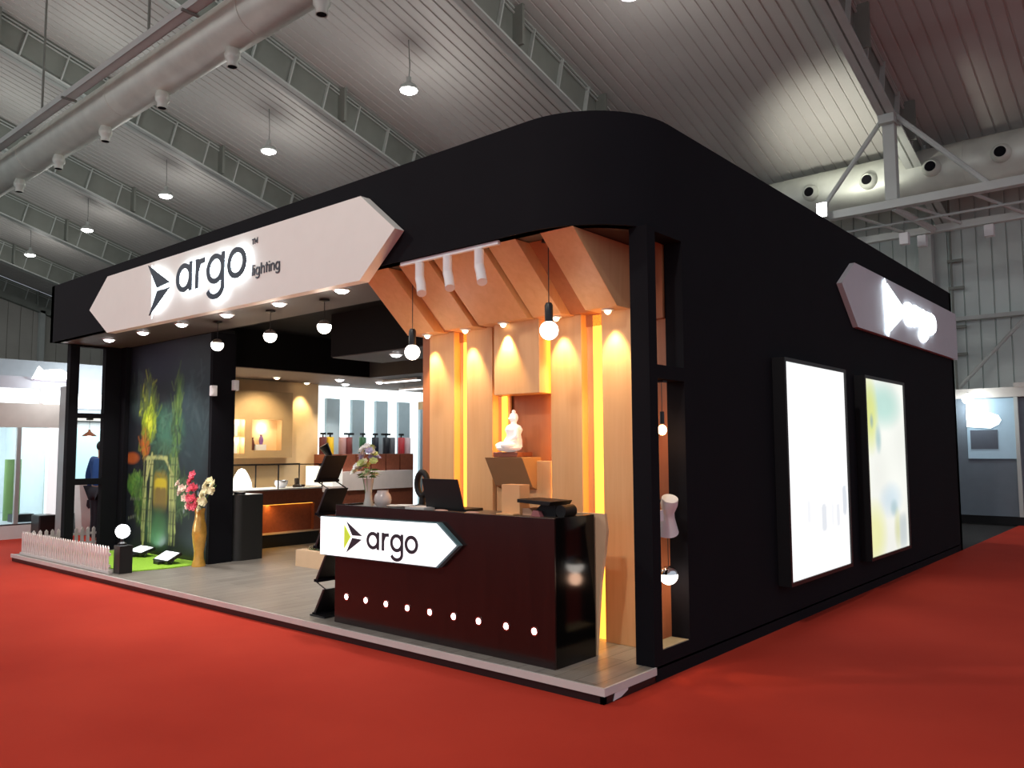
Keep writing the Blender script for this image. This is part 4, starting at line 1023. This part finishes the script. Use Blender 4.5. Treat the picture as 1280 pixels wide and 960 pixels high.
downlight(-9.30, 4.28, 2.818, 'warm downlight in the brown bulkhead above the cream wall', None, 60, LEDWARM, (1, .80, .45), r=.05, spot=70, aim=(-.22, 0, -1))
for yb, lb in ((3.3, 'added warm downlight in the brown bulkhead before the niche panel'), (2.3, 'added warm downlight in the brown bulkhead near the mural wall')):  # two extra downlights added to brighten and warm the left interior
    downlight(-8.75, yb, 2.818, lb, 'added warm downlights in the left bulkhead', 75, LEDWARM, (1, .82, .55), r=.05, spot=120, aim=(-.35, 0, -1))
# backlit strip wall
m = MB(); m.box(-9.80, -9.72, 4.70, 9.7, FZ, 2.82); structure(m.build('wall_left', WPANEL))
yy = 4.98
for i in range(9):
    m = MB(); m.box(-9.715, -9.64, yy, yy + .30, FZ, 2.58); structure(m.build('trim_9', GREYP)); yy += .60
lamp('wall_wash', 'AREA', (-9.3, 6.6, 2.78), 40, (.86, .95, 1), None, (-.3, 0, -1), 3.0).data.shape = 'SQUARE'
# reddish plinths with canisters
pm = ['reddish brown plinth at the left end of the canister row', 'reddish brown plinth second from left in the canister row', 'reddish brown plinth third from left in the canister row', 'reddish brown plinth third from right in the canister row', 'reddish brown plinth second from right in the canister row', 'reddish brown plinth at the right end of the canister row']
for i in range(6):
    y0_ = 4.60 + .365 * i
    m = MB(); m.box(-9.50, -9.18, y0_, y0_ + .34, FZ, 1.52); tag(m.build('display_plinth', REDWOOD, None, .004), pm[i], 'plinth', 'plinths under the canisters')
t = thing('display_bench', 'pale pinkish white bench front below the plinths', 'bench', (-9.05, 5.4, FZ))
m = MB(); m.box(-9.17, -8.95, 4.3, 6.55, .86, 1.20); m.build('bench_front', mat('pale pinkish laminate', (.74, .62, .56), .5), t)
m = MB(); m.box(-9.17, -8.98, 4.32, 6.53, FZ, .86); m.build('bench_base', REDWOOD, t)
cans = [(4.70, (.10, .02, .02), 'dark red lamp canister at the left end of the row'), (4.86, (.80, .50, .02), 'yellow lamp canister near the left end of the row'), (5.14, (.42, .24, .22), 'pinkish grey lamp canister beside a brown one'), (5.29, (.16, .035, .03), 'reddish brown lamp canister with wide black knob'),
        (5.62, (.02, .09, .03), 'dark green lamp canister in the middle of the row'), (5.93, (.015, .018, .03), 'black blue lamp canister right of the green one'), (6.20, (.02, .02, .025), 'black lamp canister beside a grey one'), (6.35, (.14, .14, .15), 'grey lamp canister at the right of the row'), (6.60, (.62, .05, .06), 'red lamp canister near the right end of the row'), (6.76, (.75, .55, .55), 'pale pink lamp canister at the right end of the row')]
for i, (y, c, lab) in enumerate(cans):
    t = thing('lamp_canister', lab, 'canister', (-9.33, y - .03, 1.521), 'canisters on the plinths')
    m = MB(); m.lathe([(0, 0), (.068, 0), (.070, .01), (.070, .31), (.062, .32), (0, .32)], (-9.33, y - .03, 1.521), 18); m.build('body', mat('canister %d' % i, c, .35), t, smooth=True)
    if i in (0, 1, 3, 4, 5, 6, 8):
        m = MB(); wd = .10 if i in (3, 6) else .045
        m.lathe([(0, .32), (.015, .32), (.015, .36), (0, .36)], (-9.33, y - .03, 1.521), 12); m.box(-9.36, -9.30, y - .03 - wd, y - .03 + wd, 1.521 + .36, 1.521 + .40); m.build('knob', BLACK2, t)
t = thing('desk_spotlight', 'dark adjustable spotlight standing at the end of the showcase', 'lamp', (-8.3, 3.95, 1.40))
m = MB(); m.tube([(-8.25, 3.98, 1.36), (-8.25, 3.98, 1.50)], .02, 8); m.box(-8.36, -8.14, 3.88, 4.06, 1.33, 1.37); m.build('stand', BLACK2, t)
m = MB(); m.tube([(-8.20, 4.0, 1.48), (-8.26, 3.90, 1.68)], [.045, .085], 16); m.build('lamp_head', BLACK2, t, smooth=True)
m = MB(); m.box(-8.75, -8.0, 3.90, 4.10, 1.0, 1.33); tag(m.build('white_pillar_box', emi('lit white case', (1, .95, .85), .8)), 'glowing white case at the far end of the glass showcase', 'case')

# showcase
t = thing('glass_showcase', 'reddish brown showcase counter with glass top and glowing amber recess', 'showcase', (-8.3, 2.9, FZ))
m = MB(); m.box(-8.66, -8.10, 1.65, 3.72, FZ, .30); m.build('plinth', BLACK2, t)
m = MB(); m.box(-8.70, -8.06, 1.62, 3.74, .30, .325); m.build('pale_strip', mat('pale strip', (.6, .45, .35), .5), t)
m = MB(); m.box(-8.70, -8.13, 1.62, 3.74, .325, .98); m.box(-8.13, -8.05, 1.62, 3.74, .76, .98); m.box(-8.13, -8.05, 1.62, 1.98, .325, .76); m.box(-8.13, -8.05, 3.58, 3.74, .325, .76)
m.build('cabinet', REDWOOD, t, .003)
m = MB(); m.box(-8.12, -8.06, 2.0, 3.56, .752, .758); m.build('led_strip', AMBER, t)
lamp('led_light', 'AREA', (.22, -.12, .64), 7, (1, .52, .10), t, (-.15, 0, -1), .06)
L_ = [c for c in t.children if c.type == 'LIGHT'][0].data; L_.shape = 'RECTANGLE'; L_.size = .05; L_.size_y = 1.5
m = MB(); m.box(-8.70, -8.05, 1.62, 3.74, .98, 1.0); m.build('display_floor', WPLAST, t)
m = MB(); m.box(-8.058, -8.052, 1.62, 3.74, 1.0, 1.37); m.box(-8.698, -8.692, 1.62, 3.74, 1.0, 1.37); m.box(-8.69, -8.06, 1.622, 1.628, 1.0, 1.37); m.build('glass_panes', PANE, t)
m = MB(); m.box(-8.70, -8.05, 1.62, 3.74, 1.370, 1.376); m.build('glass_top', PANE, t)
m = MB()
for (a, b) in ((-8.062, -8.045), (-8.705, -8.688)):
    for y in (1.62, 2.90, 3.725): m.box(a, b, y, y + .015, 1.0, 1.38)
    m.box(a, b, 1.62, 3.74, 1.368, 1.382)
m.build('frame', BLACK2, t)
lamp('case_light', 'AREA', (-.05, -.3, 1.25), 9, (1, .93, .82), t, (0, 0, -1), .5)
for y, lab, c, kind in ((3.12, 'round silver bowl in the glass showcase', (.55, .55, .60), 0), (3.42, 'small dark brown ornament in the glass showcase', (.06, .04, .03), 1)):
    m = MB()
    if kind == 0: m.lathe([(0, 0), (.06, 0), (.10, .05), (.11, .12), (.10, .12), (.085, .05), (0, .02)], (-8.30, y, 1.001), 20)
    else: m.lathe([(0, 0), (.07, 0), (.075, .03), (.04, .05), (.045, .14), (0, .15)], (-8.30, y, 1.001), 16); m.box(-8.33, -8.27, y, y + .13, 1.001, 1.04)
    tag(m.build('bowl' if kind == 0 else 'ornament', mat(lab[:10], c, .25, .8 if kind == 0 else 0), smooth=True), lab, 'bowl' if kind == 0 else 'ornament')
m = MB(); m.lathe([(0, 0), (.16, 0), (.15, .10), (.10, .22), (.05, .30), (0, .32)], (-8.35, 2.45, 1.001), 20); tag(m.build('lamp_dome', emi('glowing white dome', (1, .98, .92), 1.4), smooth=True), 'glowing white dome lamp in the left half of the showcase', 'lamp')
# planter box
t = thing('planter_box', 'light tan planter box on the floor before the showcase', 'planter', (-5.8, 2.1, FZ))
m = MB(); m.box(-6.12, -5.50, 1.92, 2.02, FZ, .31); m.box(-6.12, -5.50, 2.42, 2.52, FZ, .31); m.box(-6.12, -6.02, 2.02, 2.42, FZ, .31); m.box(-5.60, -5.50, 2.02, 2.42, FZ, .31); m.box(-6.02, -5.60, 2.02, 2.42, FZ, .27); m.build('box', mat('tan planter board', (.62, .42, .26), .6), t)
t = thing('green_plant', 'low dark green leafy plant growing in the tan planter box', 'plant', (-5.8, 2.2, .27))
m = MB(); random.seed(5)
for i in range(120):
    a = random.uniform(0, 2 * pi); c0 = Vector((random.uniform(-5.98, -5.62), random.uniform(2.06, 2.38), .27)); L1 = random.uniform(.08, .2)
    d = Vector((cos(a), sin(a), random.uniform(.5, 1.4))).normalized(); w = d.cross(Vector((0, 0, 1))).normalized() * .018
    vs = [m.bm.verts.new(p) for p in (c0, c0 + d * L1 * .5 - w, c0 + d * L1 + Vector((0, 0, -.02)), c0 + d * L1 * .5 + w)]; m.bm.faces.new(vs)
m.build('leaves', LEAFD, t)
# interior ceiling lights
il = [(-8.34, 4.28, 'round white downlight on the bulkhead, nearer of the left pair'), (-9.05, 4.95, 'round white downlight by the backlit wall, farther of the left pair'), (-8.23, 5.08, 'round white downlight left of the hanging linear lights')]
for x, y, lab in il: downlight(x, y, 2.818, lab, 'round interior ceiling lights', 70, LEDW, (1, .98, .95), r=.07)
downlight(-4.84, 2.50, 2.818, 'round white downlight in the dropped ceiling beam left of the timber wall', 'round interior ceiling lights', 60, LEDW, (1, .97, .92), r=.07)
for x0_, x1_, y_, z_, lab in ((-7.9, -7.0, 4.9, 2.76, 'upper thin linear light hanging in the booth interior'), (-8.6, -7.1, 5.9, 2.72, 'lower wide linear light hanging in the booth interior')):
    t = thing('linear_light', lab, 'light', ((x0_ + x1_) / 2, y_, z_), 'linear lights in the interior')
    m = MB(); m.box(x0_, x1_, y_ - .05, y_ + .05, z_ + .01, z_ + .05); m.build('housing', WPLAST, t, .004)
    m = MB(); m.box(x0_ + .01, x1_ - .01, y_ - .045, y_ + .045, z_, z_ + .01); m.build('diffuser', emi('linear diffuser', (.95, .98, 1), 3), t)
    m = MB(); m.tube([(x0_ + .1, y_, z_ + .05), (x0_ + .1, y_, 2.82)], .004, 6); m.tube([(x1_ - .1, y_, z_ + .05), (x1_ - .1, y_, 2.82)], .004, 6); m.build('cord', BLACK2, t)
t = thing('hanging_board', 'small tan board hanging before the backlit wall', 'board', (-8.8, 6.9, 2.4))
m = MB(); m.box(-9.30, -8.90, 7.0, 7.03, 2.42, 2.58); m.build('board', TAN, t); m = MB(); m.tube([(-9.2, 7.015, 2.57), (-9.2, 7.015, 2.82)], .004, 6); m.tube([(-9.0, 7.015, 2.57), (-9.0, 7.015, 2.82)], .004, 6); m.build('cord', BLACK2, t)

# pendant in the left wall's middle opening
t = thing('cone_pendant', 'small copper cone pendant hanging in the left wall opening', 'pendant lamp', (-9.86, .79, 1.90))
m = MB(); m.box(-9.89, -9.83, .75, .83, 2.07, 2.098); m.build('canopy', BLACK2, t)
m = MB(); m.tube([(-9.86, .79, 2.08), (-9.86, .79, 1.92)], .003, 6); m.build('cord', BLACK2, t)
m = MB(); m.lathe([(.0, .06), (.015, .06), (.02, .03), (.03, .02), (.105, -.04), (.098, -.042), (.02, .01), (0, .012)], (-9.86, .79, 1.87), 24); m.build('shade', mat('copper', (.45, .17, .09), .35, .6), t, smooth=True)
m = MB(); m.ball((-9.86, .79, 1.815), .033); m.build('bulb', emi('small bulb', (1, 1, 1), 5), t, smooth=True)

# ================================================================== NEIGHBOUR STALL, LEFT
SX = -13.74
LWH = mat('white stall panel', (.72, .72, .70), .5); LCR = mat('cream stall header', (.60, .57, .52), .5); ALU = mat('aluminium frame', (.55, .55, .53), .35, .4)
st = thing('neighbour_stall', 'white glazed exhibition stall at far left edge across the aisle', 'stall', (SX - 2, -1, 0))
m = MB(); m.box(SX - 3.5, SX, -4.5, 1.95, 0, .27); m.build('plinth', LWH, st)
m = MB(); m.box(SX - .15, SX, -4.5, 1.95, 2.05, 2.50); m.build('header', LCR, st)
m = MB(); m.box(SX - .15, SX + .02, -4.5, 1.95, 2.78, 3.0); m.build('cornice', mat('blue grey cornice', (.50, .54, .60), .5), st)
m = MB(); m.box(SX - .12, SX - .06, -4.5, 1.95, 2.50, 2.78); m.build('clerestory_light', emi('clerestory glow', (.90, .97, 1), 1.1), st)
for y in (-.4, 1.42): 
    m = MB(); m.box(SX - .06, SX + .01, y, y + .05, 2.50, 2.78); m.build('mullion', LWH, st)
for y in (-4.4, -2.6, -.9, 1.06): 
    m = MB(); m.box(SX - .07, SX + .01, y, y + .07, .27, 2.05); m.build('mullion', ALU, st)
m = MB(); m.box(SX - .05, SX - .04, -4.5, 1.56, .27, 2.05); m.build('glass_wall', PANE, st)
m = MB(); m.box(SX - .10, SX, 1.60, 1.93, .27, 2.05); m.build('end_panel', emi('white end panel with added glow', (.95, .98, 1), .62), st)  # plain white wall panel with brightness put in as emission
m = MB(); m.box(SX - 3.5, SX - 3.4, -4.5, 1.95, .27, 3.0); m.box(SX - 3.5, SX, 1.93, 1.98, .0, 3.0); m.build('inner_wall', mat('pale grey wall', (.60, .68, .70), .6), st)
m = MB(); m.box(SX - 3.5, SX - .15, -4.5, 1.95, 2.9, 2.95); m.build('stall_ceiling', LWH, st)
m = MB(); m.box(SX - 3.5, SX, -4.5, 1.93, .25, .275); m.build('stall_floor', mat('grey blue floor', (.35, .40, .43), .5), st)
lamp('stall_light', 'AREA', (.4, 1.0, 2.85), 170, (.88, .97, 1), st, (0, 0, -1), 2.5)
m = MB(); m.tube([(SX - .9, 1.30, .278), (SX - .9, 1.30, 1.45)], .14, 20); tag(m.build('green_roll', mat('green roll', (.16, .28, .09), .5), smooth=True), 'green upright cylinder inside the neighbouring glazed stall', 'cylinder')
m = MB(); m.box(SX - 1.2, SX - .8, -.2, .9, .277, .75); tag(m.build('low_table', mat('white table', (.7, .74, .76), .4)), 'low white table inside the neighbouring glazed stall', 'table')
m = MB(); m.box(SX - .6, SX - .3, 1.15, 1.5, .277, .42); tag(m.build('dark_mat', BLACK2), 'dark low crate behind the glass of the neighbouring stall', 'crate')
m = MB(); m.prism([(1.22, 2.95), (1.33, 3.20), (1.40, 3.13), (1.70, 3.17), (1.95, 3.05), (2.0, 2.99)], (SX + .10, 0, 0), (0, 1, 0), (0, 0, 1), (.06, 0, 0))
t = m.build('lit_sign', emi('white lit sign', (.97, .98, 1), 2.2)); tag(t, 'white glowing wing shaped sign on top of the left stall', 'sign')
lamp('added_sign_fill', 'POINT', (.45, 0, -.1), 28, (.97, .98, 1), t, size=.15)  # point light added in front of the sign to brighten podium and carpet
m = MB(); m.box(SX - .02, SX + .2, 1.24, 2.02, 2.93, 2.955); tag(m.build('sign_shelf', mat('lilac grey ledge', (.45, .42, .50), .5)), 'lilac grey ledge under the glowing wing shaped sign', 'ledge')
# second stall further behind, seen through the opening
s2 = thing('neighbour_stall', 'grey white stall seen through the opening of the left booth wall', 'stall', (-20, 4.5, 0))
m = MB(); m.box(-22, -19.5, 1.9, 10, 0, 2.4); m.build('stall_body', mat('pale stall body', (.58, .62, .62), .5), s2)
m = MB(); m.box(-22.1, -19.4, 1.9, 10, 2.4, 2.55); m.build('ledge', LCR, s2)
m = MB(); m.box(-19.50, -19.45, 4.0, 6.4, 2.72, 3.1); m.box(-19.5, -19.45, 1.9, 3.9, 2.72, 3.1); m.build('lit_header', emi('lit header', (.92, .98, 1), 1.1), s2)
m = MB(); m.box(-22, -19.5, 1.9, 10, 3.1, 3.9); m.box(-22, -19.5, 1.9, 10, 2.55, 2.72); m.build('cornice', mat('blue grey cornice', (.42, .47, .52), .5), s2)
m = MB(); m.box(-19.49, -19.44, 4.3, 4.9, .3, 2.2); m.build('cyan_panel', emi('pale cyan panel', (.55, .85, .88), .5), s2)
lamp('stall_light', 'AREA', (2.2, .2, 3.4), 80, (.92, .98, 1), s2, (-.6, 0, -.6), 1.5)
# podium and person
t = thing('white_podium', 'white tapering podium with dark crest, seen through the left wall opening', 'podium', (-13.0, 2.08, 0))
m = MB(); v = MB()
v.prism([(2.11, 0), (2.42, 0), (2.47, 1.0), (2.03, 1.0)], (-13.65, 0, 0), (0, 1, 0), (0, 0, 1), (.3, 0, 0)); v.build('body', LWH, t, .005)
m.prism([(2.17, .56), (2.21, .50), (2.26, .53), (2.29, .62), (2.25, .68), (2.18, .67)], (-13.35, 0, 0), (0, 1, 0), (0, 0, 1), (.006, 0, 0)); m.build('crest', DGREY, t)
m = MB(); m.box(-13.35, -13.25, 2.33, 2.44, .30, .42); 
m.build('switch_box', WPLAST, t)
def person(x, y, rz, h):
    t = thing('person', 'person in a blue jacket standing behind the booth post at left', 'person', (x, y, 0))
    k = h / 1.75
    J = {'pel': (0, 0, .95), 'wai': (0, 0, 1.08), 'che': (0, 0, 1.30), 'col': (0, 0, 1.425), 'nec': (0, .0, 1.48), 'hb': (0, -.01, 1.56), 'ht': (0, -.02, 1.68),
         'ls': (.17, 0, 1.42), 'le': (.24, .03, 1.14), 'lw': (.25, -.06, .90), 'lh': (.25, -.09, .82), 'rs': (-.17, 0, 1.42), 're': (-.24, .03, 1.14), 'rw': (-.25, -.06, .90), 'rh': (-.25, -.09, .82),
         'lp': (.09, 0, .90), 'lk': (.10, -.01, .50), 'la': (.10, .02, .09), 'lt': (.11, -.15, .04), 'rp': (-.09, 0, .90), 'rk': (-.10, -.01, .50), 'ra': (-.10, .02, .09), 'rt': (-.11, -.15, .04)}
    Rr = {'pel': (.15, .11), 'wai': (.14, .10), 'che': (.165, .11), 'col': (.085, .07), 'nec': (.05, .05), 'hb': (.07, .08), 'ht': (.075, .09), 'ls': (.065, .065), 'le': (.045, .045), 'lw': (.032, .028), 'lh': (.04, .022), 'lp': (.09, .09), 'lk': (.058, .058), 'la': (.042, .042), 'lt': (.04, .03)}
    for a in ('s', 'e', 'w', 'h', 'p', 'k', 'a', 't'): Rr['r' + a] = Rr['l' + a]
    E_ = ['pel wai', 'wai che', 'che col', 'col nec', 'nec hb', 'hb ht', 'che ls', 'ls le', 'le lw', 'lw lh', 'che rs', 'rs re', 're rw', 'rw rh', 'pel lp', 'lp lk', 'lk la', 'la lt', 'pel rp', 'rp rk', 'rk ra', 'ra rt']
    names = list(J)
    def grow(nm, keep, mm, extra, sub=2):
        ns = [n for n in names if n in keep]; me = bpy.data.meshes.new(nm)
        me.from_pydata([Vector(J[n]) * k for n in ns], [(ns.index(e.split()[0]), ns.index(e.split()[1])) for e in E_ if e.split()[0] in ns and e.split()[1] in ns], [])
        ob = bpy.data.objects.new(nm, me); COL.objects.link(ob); ob.parent = t; ob.rotation_euler = (0, 0, rz)
        sk = ob.modifiers.new('skin', 'SKIN')
        for i, n in enumerate(ns):
            me.skin_vertices[0].data[i].radius = ((Rr[n][0] + extra) * k, (Rr[n][1] + extra) * k) if n in Rr else (.03, .03)
            me.skin_vertices[0].data[i].use_root = (i == 0)
        sb = ob.modifiers.new('sub', 'SUBSURF'); sb.levels = sub; sb.render_levels = sub; me.materials.append(mm); sk.use_smooth_shade = True
        return ob
    grow('body', names, mat('skin', (.45, .26, .18), .6), 0)
    grow('jacket', ['pel', 'wai', 'che', 'col', 'ls', 'le', 'lw', 'rs', 're', 'rw'], mat('blue jacket', (.02, .10, .36), .7), .026)
    grow('trousers', ['pel', 'lp', 'lk', 'la', 'rp', 'rk', 'ra'], mat('dark trousers', (.02, .02, .03), .8), .026)
    m = MB(); m.ball(Vector((x, y, 0)) + Vector((0, .015, 1.66)) * k, .098 * k, (.92, 1.05, 1.05)); m.build('hair', mat('black hair', (.01, .01, .01), .7), t, smooth=True)
    for s_ in (-1, 1):
        for q in range(4):
            m = MB(); bx_ = s_ * .25 * k; m.tube([Vector((bx_ + (q - 1.5) * .018, -.09 * k, .82 * k)), Vector((bx_ + (q - 1.5) * .02, -.11 * k, .765 * k)), Vector((bx_ + (q - 1.5) * .02, -.095 * k, .72 * k))], .008, 6)
            m.xf(Matrix.Translation((x, y, 0)) @ Matrix.Rotation(rz, 4, 'Z')); m.build('finger', mat('skin finger', (.45, .26, .18), .6), t)
person(-11.6, 1.70, rad(200), 1.78)
m = MB(); m.box(-13.3, -12.9, 1.20, 1.50, 0, .46); tag(m.build('waste_bin', BLACK2, None, .02), 'dark low bin beside the white podium beyond the fence', 'bin')
m = MB(); m.box(-11.9, -11.6, 1.10, 1.22, 0, 2.7); tag(m.build('aluminium_post', mat('grey post', (.25, .27, .27), .4)), 'grey upright post just left of the booth left wall opening', 'post')

# ================================================================== NEIGHBOUR STALL, RIGHT
rs = thing('neighbour_stall', 'blue grey stall with lit oval light at right edge behind the booth', 'stall', (-2, 15.2, 0))
BG1 = mat('blue grey stall wall', (.16, .20, .24), .5); BG2 = mat('dim blue grey wall', (.10, .12, .15), .5)
m = MB(); m.box(-6, .25, 15.0, 15.1, .17, 2.62); m.build('facade', BG1, rs)
m = MB(); m.box(-6, .25, 14.96, 15.1, 0, .17); m.build('plinth', BLACK2, rs)
m = MB(); m.box(-6, .3, 14.9, 17.5, 2.62, 2.82); m.build('roof_slab', LCR, rs)
m = MB(); m.box(-.86, .02, 14.97, 15.0, 1.35, 2.60); m.build('window_panel', mat('pale blue glazing', (.30, .42, .50), .25, emit=(.45, .62, .75), es=.22), rs)
m = MB(); m.box(-.80, -.30, 14.955, 14.97, 1.55, 1.95); m.build('shelf_picture', BG2, rs)
m = MB(); m.box(.02, .09, 14.93, 15.0, .17, 2.7); m.build('frame_post', GIRDL, rs)
m = MB(); m.box(-1.4, -1.33, 14.95, 15.0, .17, 2.62); m.build('frame_post', GIRDL, rs)
m = MB(); m.prism([(-.86 + .0, 2.02), (-.42, 1.98), (-.27, 2.06), (-.22, 2.15), (-.27, 2.25), (-.42, 2.31), (-.86, 2.42)], (0, 14.95, 0), UF, VZ, (0, .03, 0)); m.build('oval_light', emi('oval light', (.88, .96, 1), 1.6), rs)
lamp('stall_light', 'POINT', (1.3, -.6, 2.45), 25, (.9, .97, 1), rs, size=.1)
t = thing('spot_lamp', 'bright white lamp on the corner of the right stall beyond the booth', 'lamp', (-.78, 14.75, 2.55))
m = MB(); m.tube([(-.80, 14.9, 2.72), (-.78, 14.70, 2.66)], .02, 8); m.build('arm', GIRDL, t)
m = MB(); m.ball((-.76, 14.68, 2.60), .11, n=20); m.build('globe', emi('bright globe', (.92, .98, 1), 12), t, smooth=True)
m = MB(); m.box(.05, .40, 14.8, 15.1, 2.82, 2.90); tag(m.build('top_beam', LCR), 'short cream beam on top of the right stall', 'beam')
